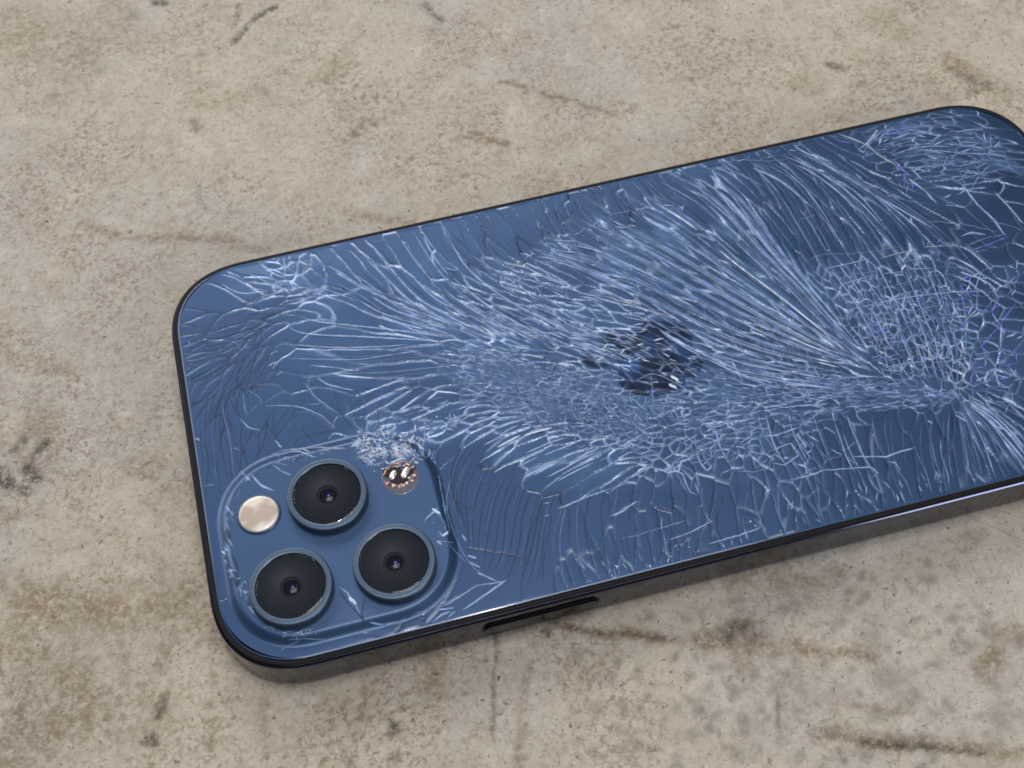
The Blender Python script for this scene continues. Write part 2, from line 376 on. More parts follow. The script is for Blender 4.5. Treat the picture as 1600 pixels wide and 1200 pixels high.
def bundle(guides, n, w=(1.2, 2.2), mix={'b': 1}, brk=.3, amp=1.2, jit=.3, ends=(.08, .08), gap=.03, pts=22, rise=.35, merge=0., fit=0., uoff=0.):
    """n fractures flowing between the guide curves"""
    n = max(3, int(n*BUN))
    F = field(guides)
    for k in range(n):
        u0 = (k+.5+uoff+rng.uniform(-jit, jit))/n
        t0 = abs(rng.normal(0, ends[0])); t1 = 1-abs(rng.normal(0, ends[1])); t = t0
        mk = pick(mix); wd = rng.uniform(*w)
        ph = rng.uniform(0, 6.28, 3); fr_ = rng.uniform(.4, 1.9, 3)
        while t < t1-.04:
            te = t1 if rng.random() > brk else min(t1, t+rng.uniform(.12, .5))
            m = max(4, int(pts*(te-t))+3); q = []; ws_ = []; wq = wd*rng.uniform(.8, 1.2)
            for s in np.linspace(t, te, m):
                p = F(u0+merge*(s-.5)*math.sin(ph[0]), s)
                d = F(u0, min(s+.02, 1))-F(u0, max(s-.02, 0)); d = d/(np.linalg.norm(d)+1e-9)
                o = amp*sum(math.sin(fr_[i]*6.28*s+ph[i]) for i in range(3))/2
                q.append(p+np.array([-d[1], d[0]])*o)
                if fit: ws_.append(min(wq, fit*np.linalg.norm(F(min(u0+.5/n, 1), s)-F(max(u0-.5/n, 0), s))+.4))
            ribbon(np.array(q), np.array(ws_) if fit else wq, mk, rise)
            t = te+rng.uniform(0, gap*2); u0 += rng.uniform(-.25, .25)/n*(.5 if fit else 1)
            if rng.random() < .35: mk = pick(mix)
DASH, BUN = .35, .5
def dashes(guides, n, ln=(8, 20), w=(1.2, 2.4), mix={'b': 1}, ang=.12, urange=(0, 1), trange=(0, 1), rise=.4, power=1.):
    """short splinters following the flow between the guides"""
    n = int(n*DASH)+1
    F = field(guides)
    for k in range(n):
        u = urange[0]+(urange[1]-urange[0])*rng.random()**power; t = rng.uniform(*trange)
        p = F(u, t); d = F(u, min(t+.03, 1))-F(u, max(t-.03, 0)); a = math.atan2(d[1], d[0])+rng.normal(0, ang)
        l = rng.uniform(*ln); c = rng.normal(0, .04)
        s = np.linspace(-.5, .5, 4)
        q = np.column_stack([p[0]+l*s*math.cos(a)-c*l*(s*s*4)*math.sin(a), p[1]+l*s*math.sin(a)+c*l*(s*s*4)*math.cos(a)])
        ribbon(q, rng.uniform(*w), pick(mix), rise, .22)
def line(pts, w=1.8, mat='b', amp=.8, taper=.15, brk=0., mix=None, sharp=False):
    """one traced fracture"""
    if sharp:
        P = np.array(pts, float); P = P+rng.normal(0, 1.0, P.shape); s_ = np.r_[0, np.cumsum(np.linalg.norm(np.diff(P, axis=0), axis=1))]
        u_ = np.unique(np.r_[s_, np.linspace(0, s_[-1], max(3, int(s_[-1]/7)))]); q = np.column_stack([np.interp(u_, s_, P[:, 0]), np.interp(u_, s_, P[:, 1])])
        q = q+rng.normal(0, amp*.5, q.shape)
        return ribbon(q, w, mat, .35, .1, .35)
    q = cr(pts, max(8, int(sum(math.dist(a, b_) for a, b_ in zip(pts, pts[1:]))/6)))
    q = q+rng.normal(0, amp*.5, q.shape)
    if brk:
        i = 0
        while i < len(q)-2:
            j = min(len(q), i+int(rng.integers(3, 9)))
            if rng.random() > brk*.35: ribbon(q[i:j], w*rng.uniform(.7, 1.3), pick(mix) if mix else mat, .35, .3)
            i = j-(rng.random() < .6)
    else: ribbon(q, w, mat, .35, taper, .25)
def cells(poly, n, w=(1, 2), mix={'b': 1}, stretch=(1, 1), ang=0., drop=.15, relax=0):
    """network of cracks: edges of a Voronoi division of the polygon"""
    P = np.array(poly, float); lo, hi = P.min(0), P.max(0); pts = []
    def inp(x, y):
        c = False; j = len(P)-1
        for i in range(len(P)):
            if (P[i, 1] > y) != (P[j, 1] > y) and x < (P[j, 0]-P[i, 0])*(y-P[i, 1])/(P[j, 1]-P[i, 1])+P[i, 0]: c = not c
            j = i
        return c
    while len(pts) < n:
        x, y = rng.uniform(lo[0]-15, hi[0]+15), rng.uniform(lo[1]-15, hi[1]+15); pts.append((x, y))
    ca, sa = math.cos(ang), math.sin(ang)
    A = np.array([[ca/stretch[0], sa/stretch[0]], [-sa/stretch[1], ca/stretch[1]]]); Ai = np.linalg.inv(A)
    Q = np.array(pts) @ A.T
    # Delaunay through Blender
    from mathutils.geometry import delaunay_2d_cdt
    r_ = delaunay_2d_cdt([Vector(p) for p in Q], [], [], 0, 1e-6)
    vs, fs = r_[0], r_[2]; cen = []; em = {}
    for fi, fc in enumerate(fs):
        a, b_, c = (np.array(vs[i]) for i in fc[:3])
        d = 2*(a[0]*(b_[1]-c[1])+b_[0]*(c[1]-a[1])+c[0]*(a[1]-b_[1]))
        if abs(d) < 1e-9: cen.append(None); continue
        ux = ((a@a)*(b_[1]-c[1])+(b_@b_)*(c[1]-a[1])+(c@c)*(a[1]-b_[1]))/d
        uy = ((a@a)*(c[0]-b_[0])+(b_@b_)*(a[0]-c[0])+(c@c)*(b_[0]-a[0]))/d
        cen.append(Ai @ np.array([ux, uy]))
        for i in range(3): em.setdefault(tuple(sorted((fc[i], fc[(i+1) % 3]))), []).append(fi)
    for e, ff in em.items():
        if len(ff) == 2 and cen[ff[0]] is not None and cen[ff[1]] is not None and rng.random() > drop:
            a, b_ = cen[ff[0]], cen[ff[1]]
            if inp(*a) and inp(*b_) and math.dist(a, b_) < 60:
                m = max(3, int(math.dist(a, b_)/6)+2); s = np.linspace(0, 1, m)[:, None]
                q = a*(1-s)+b_*s; q = q+rng.normal(0, .5, q.shape)*np.clip(np.minimum(s, 1-s)*8, 0, 1)
                ribbon(q, rng.uniform(*w), pick(mix), .35, .05)

BR = {'b': 5, 's': 3, 'B': .6}; SO = {'s': 4, 'f': 3, 'b': 1}; DK = {'d': 1}; MI = {'b': 2, 's': 3, 'd': 1, 'v': .5, 'f': 1}
#FLOWS#
# A. big strip field in the middle, converging on the right hand knot
S = [[(1085, 258), (1150, 295), (1195, 345), (1235, 405), (1275, 455), (1345, 540)],
     [(1040, 272), (1110, 315), (1180, 390), (1240, 445), (1290, 500), (1340, 550)],
     [(965, 335), (1060, 390), (1140, 440), (1220, 490), (1290, 533), (1335, 558)],
     [(905, 370), (1000, 415), (1100, 465), (1180, 508), (1260, 543), (1325, 565)],
     [(850, 400), (930, 438), (1040, 488), (1120, 528), (1220, 560), (1320, 575)]]
dashes(S, 90, (40, 110), (10, 18), {'h': 1}, .04, rise=.03)
bundle(S, 25, (5.5, 8), {'s': 6, 'b': 2, 'f': 2}, .5, .5, .08, (.10, .05), .015, 30, .12, fit=.62)
bundle(S, 25, (1.8, 3.0), {'b': 6, 'B': .7, 'v': .3, 's': 1}, .6, .5, .12, (.13, .08), .03, 30, fit=.4)
bundle(S, 25, (1.8, 2.6), DK, .5, .5, .08, (.08, .04), .01, 30, fit=.3, uoff=.5)
bundle(S, 24, (1.0, 1.5), {'b': 3, 's': 3, 'd': 2}, .7, .9, .4, (.2, .12), .05, 28)
dashes(S, 120, (10, 30), (1.4, 2.6), BR, .05, trange=(.5, 1))
# B. lattice right of the logo
S2 = [[(1000, 440), (1100, 500), (1200, 545), (1320, 575)], [(960, 470), (1060, 530), (1160, 575), (1310, 600)], [(1090, 560), (1140, 590), (1220, 610), (1330, 615)]]
bundle(S2, 15, (1.8, 3.2), BR, .7, 2, .35, (.1, .1), .05)
bundle(S2, 9, (1.4, 2.2), {'b': 2, 'd': 2, 's': 1}, .6, 2, .35, (.1, .1), .05)
for x in np.arange(1080, 1330, 15):
    y = 470+(x-1080)*.28; line([(x, y+rng.uniform(-8, 8)), (x+18, y+38), (x+42, y+85+rng.uniform(-15, 10))], rng.uniform(1, 1.7), random.choice('sbsf'), 1.2)
dashes(S2, 150, (6, 16), (1.2, 2.2), BR, .35)
# C. curves falling from the long upper edge
C1 = [[(497, 460), (540, 473), (583, 493), (650, 513), (700, 524)], [(520, 420), (570, 453), (605, 480), (655, 499), (715, 520)],
      [(560, 392), (600, 430), (640, 468), (690, 497), (750, 525)], [(605, 375), (640, 420), (680, 462), (735, 495), (800, 530)],
      [(645, 360), (677, 410), (717, 457), (765, 492), (850, 535)], [(700, 350), (730, 410), (775, 450), (840, 490), (920, 530)]]
bundle(C1, 14, (2.2, 3.4), {'b': 5, 'B': 1.2}, .35, 1.2, .35, (.05, .12), .02)
bundle(C1, 26, (1.3, 2.2), {'b': 3, 's': 3}, .5, 1.2, .35, (.2, .12), .03)
bundle(C1, 22, (1.0, 1.5), {'d': 3, 'f': 1}, .4, 1.2, .35, (.1, .2), .03)
dashes(C1, 150, (14, 42), (2.0, 3.6), BR, .06, trange=(.55, 1))
for g, w_ in (([(463, 493), (500, 503), (583, 512), (650, 520), (700, 528)], 2.6), ([(447, 505), (475, 521), (583, 527), (650, 531), (700, 534)], 2.2),
              ([(445, 538), (520, 543), (583, 542), (650, 538)], 1.9), ([(450, 560), (550, 562), (600, 556), (660, 547)], 1.3), ([(483, 571), (520, 574), (555, 580)], 2.0),
              ([(497, 460), (540, 473), (583, 493), (650, 513)], 3.4), ([(523, 425), (570, 453)], 3.4), ([(576, 460), (610, 482), (650, 497), (700, 516)], 2.8)):
    line(g, w_, 'b', .4, .12)
bundle([[(452, 548), (560, 552), (640, 546), (720, 540)], [(470, 590), (580, 585), (660, 578), (740, 572)], [(600, 620), (680, 606), (760, 600)]], 15, (1.1, 1.9), {'f': 3, 's': 2, 'd': 1}, .4, 1.2, .3)
dashes(C1, 60, (30, 80), (8, 16), {'h': 1}, .05, trange=(.6, 1), rise=.03)
M2 = [[(770, 430), (850, 462), (920, 488), (990, 505)], [(800, 425), (880, 450), (950, 470), (1010, 490)]]
dashes(M2, 50, (16, 44), (1.8, 3.2), {'b': 4, 's': 3}, .08)
dashes([[(760, 455), (850, 485), (930, 515), (985, 540)], [(740, 500), (830, 530), (900, 548), (960, 570)]], 140, (12, 36), (1.6, 3.0), {'b': 4, 's': 4, 'd': 1}, .08)
# D. fine comb hanging from the upper edge
D1 = [[(700, 345), (722, 400), (760, 440)], [(780, 326), (800, 375), (840, 405)], [(860, 305), (880, 350), (920, 380)], [(940, 285), (962, 325), (1000, 345)], [(1010, 268), (1040, 300), (1090, 330)]]
bundle(D1, 34, (1.0, 1.5), {'f': 4, 'd': 2.5, 's': 1}, .15, .8, .25, (.02, .12), .02)
dashes(D1, 60, (8, 20), (1.3, 2.4), BR, .2, trange=(.75, 1))
line([(783, 430), (800, 418), (830, 398), (850, 375), (900, 365), (950, 338), (1010, 325), (1070, 318)], 1.6, 'b', 2.0, .1, .5, {'b': 2, 's': 2, 'w': 1})
dashes([[(783, 440), (850, 385), (950, 345), (1080, 320)], [(800, 450), (870, 405), (960, 365), (1090, 335)]], 70, (5, 14), (1.2, 2.0), {'b': 3, 's': 2, 'B': .5}, .9)
S0 = [[(850, 388), (920, 405), (1000, 430)], [(845, 405), (900, 425), (980, 452)], [(840, 375), (900, 378), (990, 405)]]
dashes(S0, 55, (25, 60), (1.8, 3.2), {'b': 3, 's': 2}, .05)
M1 = [[(700, 420), (800, 455), (900, 500), (1000, 520)], [(720, 470), (820, 500), (900, 530), (985, 560)], [(700, 520), (800, 550), (880, 570), (960, 590)]]
dashes(M1, 230, (12, 34), (1.7, 3.2), {'b': 4, 's': 3, 'f': 1, 'B': .4}, .09, urange=(0, .7))
dashes(M1, 80, (10, 26), (1.1, 1.6), DK, .1)
line([(735, 398), (800, 440), (835, 465), (850, 470)], 1.8, 'b'); line([(835, 410), (865, 437), (905, 457), (950, 465)], 2.2, 'b')
line([(935, 460), (985, 475), (1020, 487), (1060, 500)], 2.0, 'w'); line([(990, 465), (1035, 495), (1080, 525)], 2.2, 's')
line([(998, 463), (980, 478)], 1.4, 'w'); line([(996, 460), (997, 480)], 1.4, 'w')
# E. grainy field left of and under the logo
E1 = [[(690, 530), (780, 555), (870, 575), (950, 590)], [(700, 580), (780, 600), (870, 620), (980, 640)], [(740, 620), (820, 650), (900, 680), (1000, 690)]]
dashes(E1, 110, (30, 80), (10, 20), {'h': 1}, .3, rise=.02)
dashes(E1, 900, (3, 10), (1.1, 1.9), {'b': 3, 's': 5, 'f': 3, 'B': .3}, .35)
dashes(E1, 420, (3, 9), (1.0, 1.5), {'d': 3, 'f': 2}, .5)
dashes(E1, 260, (6, 16), (1.2, 2.0), {'b': 3, 's': 4}, .12, urange=(0, .5))
cells([(800, 600), (960, 600), (1080, 640), (1000, 700), (880, 690), (810, 640)], 150, (1, 1.7), {'s': 3, 'b': 1.5, 'f': 2}, (1, 1), 0, .3)
E2 = [[(600, 588), (640, 583), (690, 590)], [(620, 640), (680, 620), (760, 612)], [(680, 680), (760, 655), (830, 640)]]
dashes([[(605, 620), (640, 600), (680, 590)], [(640, 650), (700, 628), (750, 618)], [(700, 690), (760, 660), (820, 640)]], 34, (16, 34), (1.6, 2.6), {'b': 3, 's': 2, 'B': .3}, .1)
# F. strokes at the lower left of the field and dark arcs under them
F1 = [[(715, 685), (760, 662), (800, 650)], [(765, 700), (820, 672), (860, 660)], [(795, 732), (850, 705), (895, 690)], [(835, 745), (890, 715), (930, 700)], [(870, 757), (915, 735), (950, 715)]]
bundle(F1, 17, (1.9, 3.2), {'b': 4, 'B': 1}, .3, .8, .35, (.15, .15))
dashes(F1, 40, (12, 26), (1.2, 2), {'b': 2, 's': 2}, .15, trange=(.6, 1))
K1 = [[(722, 688), (705, 715), (703, 760), (716, 820)], [(750, 698), (723, 743), (718, 790), (732, 840)], [(783, 725), (760, 780), (750, 840), (752, 880)],
      [(812, 742), (787, 800), (777, 867), (762, 905)], [(850, 753), (832, 800), (822, 860), (800, 915)], [(885, 745), (860, 800), (850, 870), (840, 930)]]
bundle(K1, 34, (1.4, 2.1), DK, .12, 1.8, .22, (.03, .08))
bundle(K1, 14, (.9, 1.3), {'f': 1}, .3, 1.8, .3, (.05, .1))
bundle([[(860, 790), (850, 850), (835, 930)], [(900, 740), (885, 820), (900, 920)], [(960, 745), (950, 820), (965, 905)], [(1010, 745), (1005, 830), (1010, 893)]], 18, (1.1, 1.6), {'d': 4, 'f': 1, 's': .6}, .3, 3, .4, (.1, .1))
# G. comb along the lower edge
G1 = [[(880, 850), (890, 890), (905, 925)], [(980, 830), (990, 870), (1005, 897)], [(1090, 760), (1085, 820), (1095, 875)], [(1190, 735), (1185, 800), (1200, 848)],
      [(1300, 720), (1310, 770), (1325, 818)], [(1390, 700), (1420, 750), (1440, 788)], [(1470, 680), (1480, 730), (1490, 775)]]
bundle(G1, 62, (1.0, 1.7), {'d': 4, 'f': 2, 's': 2, 'b': 1}, .4, 2.2, .4, (.12, .04))
dashes(G1, 130, (8, 20), (1.2, 2.0), {'b': 3, 's': 3}, .3, trange=(.5, 1))
dashes(G1, 70, (3, 7), (1.3, 2.2), {'b': 3, 'B': 1}, .6, trange=(.65, 1))
H1 = [[(1060, 660), (1068, 690), (1080, 740)], [(1150, 650), (1165, 690), (1185, 730)], [(1250, 640), (1262, 680), (1290, 735)], [(1330, 640), (1345, 690), (1370, 745)]]
bundle(H1, 34, (1.1, 1.9), {'s': 3, 'b': 2, 'd': 2, 'f': 1}, .4, 2, .4, (.1, .15))
for g, w_, m_ in (([(970, 843), (1003, 833), (1073, 813)], 1.5, 's'), ([(1047, 843), (1080, 832), (1113, 813)], 1.8, 'b'), ([(1107, 850), (1150, 837), (1190, 825)], 2.0, 'b'),
                  ([(880, 793), (930, 772), (981, 757)], 1.7, 'b'), ([(851, 807), (857, 803)], 2, 'b'), ([(953, 806), (975, 798), (997, 783)], 2.2, 'b'), ([(850, 788), (858, 785)], 1.8, 'b'),
                  ([(950, 818), (963, 826)], 1.6, 's'), ([(870, 795), (905, 780)], 2.4, 'b'), ([(1065, 738), (1078, 770), (1092, 773)], 2, 'b'), ([(1083, 755), (1092, 772)], 2, 'b'),
                  ([(983, 750), (1010, 733), (1020, 730), (1045, 738), (1060, 735), (1065, 722), (1090, 712)], 2.0, 'b'),
                  ([(1045, 737), (1062, 715), (1092, 705), (1115, 708), (1140, 700)], 1.7, 's'), ([(1090, 705), (1095, 725), (1105, 738), (1115, 722)], 2.2, 'b'),
                  ([(1105, 738), (1135, 755), (1150, 735), (1145, 715)], 1.4, 's'), ([(1150, 735), (1175, 737), (1202, 733), (1205, 715), (1225, 705)], 2.0, 's'),
                  ([(1200, 683), (1225, 675), (1250, 668)], 2.2, 'b'), ([(1200, 707), (1220, 698), (1235, 694), (1247, 712), (1225, 728), (1205, 722)], 1.8, 'b'),
                  ([(1232, 750), (1262, 745), (1290, 734), (1330, 733), (1360, 730), (1373, 737), (1363, 747)], 2.0, 'b'), ([(1255, 720), (1262, 738), (1275, 742)], 2.4, 'b'),
                  ([(1333, 713), (1383, 713), (1410, 705), (1433, 697)], 2.1, 'b'), ([(1385, 722), (1400, 722), (1405, 735)], 1.8, 'b'), ([(1245, 678), (1258, 696), (1262, 700)], 2.2, 'b'),
                  ([(1262, 678), (1280, 690)], 2.4, 'b'), ([(1380, 752), (1395, 765)], 2.6, 'b'), ([(1350, 698), (1335, 690), (1320, 705)], 1.6, 's')):
    line(g, w_, m_, .9, .12, sharp=True)
cells([(1020, 690), (1240, 655), (1340, 720), (1250, 745), (1110, 750), (1030, 740)], 90, (1.1, 1.9), {'b': 2, 's': 3, 'd': .6}, (1.4, 1), -.2, .4)
# H. the long ridge running to the knot on the right
for dy, w_ in ((0, 2.4), (9, 1.6), (-8, 1.3)):
    line([(967, 700+dy), (1003, 681+dy), (1040, 667+dy), (1090, 660+dy), (1133, 653+dy), (1190, 643+dy), (1250, 634+dy), (1340, 626+dy), (1430, 618+dy), (1490, 622+dy)], w_, 'b', 1.6, .05, .5, {'b': 3, 's': 2})
# between logo and ridge
W1 = [[(1085, 540), (1150, 565), (1230, 585), (1330, 600)], [(1060, 590), (1140, 605), (1230, 612), (1330, 612)], [(1020, 635), (1110, 640), (1220, 628), (1330, 618)]]
dashes(W1, 420, (5, 16), (1.2, 2.1), {'b': 3, 's': 4, 'f': 2}, .18)
dashes(W1, 150, (8, 24), (1.1, 1.8), {'b': 2, 's': 3, 'd': 1}, .12)
dashes([[(1085, 560), (1110, 600), (1125, 640)], [(1200, 570), (1225, 600), (1245, 630)], [(1310, 580), (1330, 600), (1345, 620)]], 90, (10, 26), (1.0, 1.6), {'s': 3, 'b': 1, 'd': 1}, .2)
dashes(W1, 50, (30, 70), (8, 14), {'h': 1}, .1, rise=.02)
# zigzags below the logo
cells([(880, 620), (990, 610), (1080, 630), (1060, 670), (1010, 700), (930, 710), (870, 690)], 150, (1.1, 1.9), {'s': 3, 'b': 2.5, 'f': 2}, (1.5, 1), .9, .35)
dashes([[(985, 640), (1010, 660), (1035, 680)], [(950, 630), (985, 655), (1010, 690)]], 24, (14, 30), (1.4, 2.2), {'b': 2, 's': 2}, .2)
cells([(960, 690), (1100, 665), (1240, 655), (1240, 700), (1110, 730), (1000, 725)], 110, (1.0, 1.8), {'s': 3, 'b': 2, 'f': 1}, (1.6, 1), -.3, .4)
dashes([[(700, 535), (800, 545), (900, 565), (960, 580)], [(690, 560), (800, 575), (900, 590), (960, 600)]], 240, (6, 18), (1.2, 2.2), {'b': 3, 's': 5, 'f': 2}, .15)
dashes([[(700, 545), (800, 560), (960, 590)], [(720, 600), (820, 630), (980, 650)]], 50, (30, 70), (12, 22), {'h': 1}, .15, rise=.02)
dashes([[(990, 520), (1040, 545), (1085, 575)], [(960, 545), (1010, 570), (1060, 600)]], 60, (10, 26), (1.2, 2.0), {'b': 4, 's': 3, 'B': 1}, .12)
R1 = [[(1040, 640), (1150, 622), (1260, 600), (1380, 590), (1490, 615)], [(1040, 668), (1150, 652), (1260, 634), (1380, 624), (1495, 622)], [(1060, 690), (1160, 672), (1270, 650), (1380, 642), (1490, 634)]]
dashes(R1, 90, (24, 60), (6, 14), {'h': 1}, .1, rise=.02)
dashes([[(1180, 560), (1300, 580), (1490, 615)], [(1200, 610), (1300, 620), (1490, 620)]], 60, (24, 60), (6, 14), {'h': 1}, .15, rise=.02)
dashes(R1, 420, (6, 22), (1.2, 2.2), {'b': 4, 's': 4, 'f': 2}, .22)
dashes(R1, 160, (6, 18), (1.0, 1.6), {'d': 2, 'f': 1}, .3)
dashes([[(1180, 560), (1260, 575), (1340, 590), (1490, 615)], [(1200, 600), (1280, 612), (1360, 612), (1490, 620)]], 260, (5, 16), (1.2, 2.0), {'b': 3, 's': 4, 'v': 1}, .3)
# I. sweeping arcs at the upper right, and the dark bay under them
I1 = [[(1165, 262), (1200, 300), (1230, 350), (1262, 405)], [(1215, 250), (1270, 290), (1310, 350), (1340, 405)], [(1250, 240), (1320, 285), (1380, 345), (1425, 410)],
      [(1280, 243), (1360, 298), (1440, 350), (1500, 420)], [(1305, 250), (1400, 308), (1480, 368), (1541, 430)]]
bundle(I1, 22, (1.2, 1.9), {'s': 3, 'b': 2, 'f': 1}, .12, 1.0, .25, (.03, .05))
bundle([I1[0], I1[1]], 16, (1.0, 1.5), {'f': 4, 's': 1}, .1, .8, .3, (.05, .05))
bundle([[(1100, 258), (1160, 280), (1210, 310)], [(1195, 252), (1250, 275), (1300, 318), (1330, 350)], [(1240, 236), (1310, 268), (1367, 310), (1425, 369)], [(1262, 237), (1352, 296), (1425, 337), (1483, 372), (1535, 410)]], 17, (2.4, 4.2), {'b': 5, 's': 2}, .6, 1.2, .35, (.08, .15))
line([(1240, 228), (1262, 240), (1300, 252)], 2.4, 'b'); line([(1100, 258), (1160, 250), (1200, 252), (1250, 245)], 1.3, 's')
line([(1245, 322), (1270, 355), (1295, 400)], 2.2, 's'); line([(1248, 343), (1275, 335)], 1.6, 's'); line([(1258, 410), (1285, 398), (1350, 395), (1410, 385)], 1.6, 's', 1.2)
dashes([[(1090, 255), (1160, 243), (1250, 225)], [(1095, 268), (1160, 258), (1240, 245)]], 40, (5, 14), (1.1, 1.8), {'b': 2, 'v': 1, 's': 2}, .5)
# J. lattice below the arcs
JA = [[(1262, 405), (1300, 450), (1350, 530), (1380, 580)], [(1340, 402), (1380, 460), (1420, 540), (1450, 600)], [(1420, 402), (1450, 470), (1475, 550), (1490, 620)], [(1500, 420), (1520, 480), (1515, 560), (1500, 620)]]
JB = [[(1255, 420), (1330, 402), (1400, 388), (1480, 378)], [(1280, 450), (1360, 430), (1450, 415), (1520, 425)], [(1300, 490), (1400, 462), (1490, 448), (1600, 452)],
      [(1320, 525), (1400, 500), (1500, 488), (1600, 490)], [(1345, 565), (1430, 540), (1510, 530), (1600, 528)], [(1370, 600), (1440, 580), (1520, 570), (1600, 565)]]
bundle(JA, 26, (1.2, 2.0), {'b': 3, 's': 3, 'v': .2}, .45, 1.6, .3, (.08, .1))
bundle(JB, 20, (1.1, 2.0), {'b': 3, 's': 3, 'v': .3, 'w': .3}, .8, 3.2, .35, (.06, .15))
dashes(JA, 220, (5, 15), (1.2, 2.2), {'b': 3, 's': 3, 'v': .8, 'w': .5}, .7, trange=(.35, 1))
cells([(1310, 470), (1480, 440), (1500, 600), (1380, 590), (1320, 530)], 260, (1.1, 1.8), {'b': 2, 's': 3, 'w': 1, 'v': .8}, (1.2, 1), -.3, .3)
cells([(1470, 430), (1600, 400), (1600, 640), (1500, 620), (1480, 520)], 90, (1.3, 2.6), {'v': 3.5, 'b': 3, 's': 2, 'B': .4}, (1.15, 1), -.2, .18)
cells([(1500, 590), (1600, 570), (1600, 690), (1540, 650)], 70, (1.1, 2.0), {'b': 3, 's': 3}, (1.6, 1), .1, .4)
dashes([[(1480, 430), (1600, 420)], [(1490, 600), (1600, 600)]], 50, (8, 22), (2, 3.4), {'v': 2, 'b': 2}, .5)
# K. fan below the knot
K2 = [[(1497, 628), (1500, 690), (1506, 770)], [(1500, 626), (1530, 680), (1560, 760)], [(1505, 625), (1550, 665), (1600, 735)], [(1515, 622), (1570, 655), (1620, 700)]]
bundle(K2, 26, (1.2, 2.4), {'b': 2, 's': 4, 'f': 2}, .15, 1.0, .3, (.03, .05))
bundle([K2[2], K2[3]], 11, (2.4, 4), {'b': 4, 's': 2}, .2, 1.0, .3, (.05, .1))
bundle([[(1320, 650), (1330, 690), (1345, 720)], [(1380, 645), (1385, 690), (1395, 760)], [(1440, 640), (1440, 700), (1460, 780)], [(1495, 640), (1490, 700), (1500, 770)]], 22, (1.0, 1.5), {'f': 3, 'd': 2, 's': .6}, .2, 1.5, .3, (.05, .15))
line([(1450, 657), (1458, 662)], 3, 'b'); line([(1492, 648), (1512, 660)], 2.4, 'b'); line([(1455, 690), (1462, 720), (1465, 725)], 1.6, 's')
# L. feathers at the upper right corner
L1 = [[(1352, 215), (1400, 195), (1460, 190), (1520, 200)], [(1365, 235), (1420, 215), (1490, 212), (1560, 225)], [(1385, 250), (1440, 240), (1510, 238), (1590, 250)], [(1400, 268), (1460, 262), (1530, 262), (1600, 268)]]
dashes(L1, 80, (24, 70), (8, 16), {'h': 1}, .2, rise=.02)
dashes(L1, 170, (14, 48), (1.5, 3.4), {'b': 3, 's': 5, 'f': 3, 'v': .4}, .3)
dashes(L1, 120, (8, 22), (1.1, 2.0), {'b': 3, 's': 3, 'B': .3}, .8)
bundle(L1, 14, (1.2, 2.2), {'b': 2, 's': 3}, .5, 4, .4, (.1, .2))
for a in np.linspace(-2.6, 3.4, 9):
    l = rng.uniform(18, 52); line([(1532, 272), (1532+l*math.cos(a)*.6, 272+l*.3*math.sin(a)), (1532+l*math.cos(a), 272+l*.55*math.sin(a))], rng.uniform(1.2, 2.2), random.choice('bbsb'), .8)
for g, w_, m_ in (([(1507, 293), (1530, 320), (1550, 342), (1572, 368)], 3.4, 'b'), ([(1495, 306), (1507, 296), (1540, 293)], 2.2, 'b'), ([(1476, 309), (1488, 305)], 4.0, 'b'),
                  ([(1552, 300), (1575, 320), (1600, 350)], 2.8, 'b'), ([(1545, 345), (1575, 352), (1600, 360)], 1.6, 's'), ([(1420, 278), (1445, 300), (1464, 318)], 3.0, 'b'),
                  ([(1450, 275), (1505, 284), (1512, 295)], 1.8, 's'), ([(1500, 266), (1505, 284)], 1.8, 's'), ([(1328, 250), (1345, 260), (1362, 270)], 2.6, 'b'),
                  ([(1337, 272), (1350, 283), (1366, 290)], 2.8, 'b'), ([(1375, 304), (1430, 316), (1510, 324)], 1.6, 's'), ([(1447, 345), (1500, 350), (1560, 364)], 1.6, 's'),
                  ([(1500, 368), (1520, 363), (1540, 366)], 3.4, 'b'), ([(1513, 383), (1545, 370), (1570, 366)], 1.8, 's'), ([(1520, 393), (1560, 376), (1575, 370)], 2.2, 'v'),
                  ([(1445, 337), (1470, 325)], 1.5, 's'), ([(1310, 210), (1340, 222), (1352, 225)], 3.4, 'w'), ([(1360, 195), (1370, 205), (1355, 225), (1370, 240), (1400, 260)], 3.0, 'w'),
                  ([(1372, 205), (1420, 200), (1470, 195)], 3.0, 's'), ([(1300, 210), (1312, 222), (1330, 225)], 2.4, 'v'), ([(1396, 250), (1410, 265), (1425, 275)], 3.4, 'v'),
                  ([(1425, 265), (1440, 280)], 2.8, 'b'), ([(1490, 430), (1515, 440), (1530, 455)], 3.4, 'b'), ([(1560, 187), (1573, 186)], 3.4, 'b'), ([(1545, 226), (1552, 224)], 2, 's'),
                  ([(1573, 238), (1583, 236)], 2.4, 'b'), ([(1500, 425), (1525, 432), (1548, 445), (1560, 455)], 2.8, 'b'), ([(1575, 415), (1585, 418)], 4, 'b'), ([(1588, 430), (1580, 440), (1565, 448)], 2.2, 'b')):
    line(g, w_, m_, .8, .15, sharp=True)
dashes([[(1400, 255), (1405, 300)], [(1420, 265), (1430, 300)]], 30, (6, 16), (1.2, 2), {'v': 3, 's': 2}, .3)
dashes([[(1430, 380), (1460, 400)], [(1470, 375), (1480, 420)]], 34, (8, 22), (1.3, 2.4), {'v': 3, 's': 2}, .9)
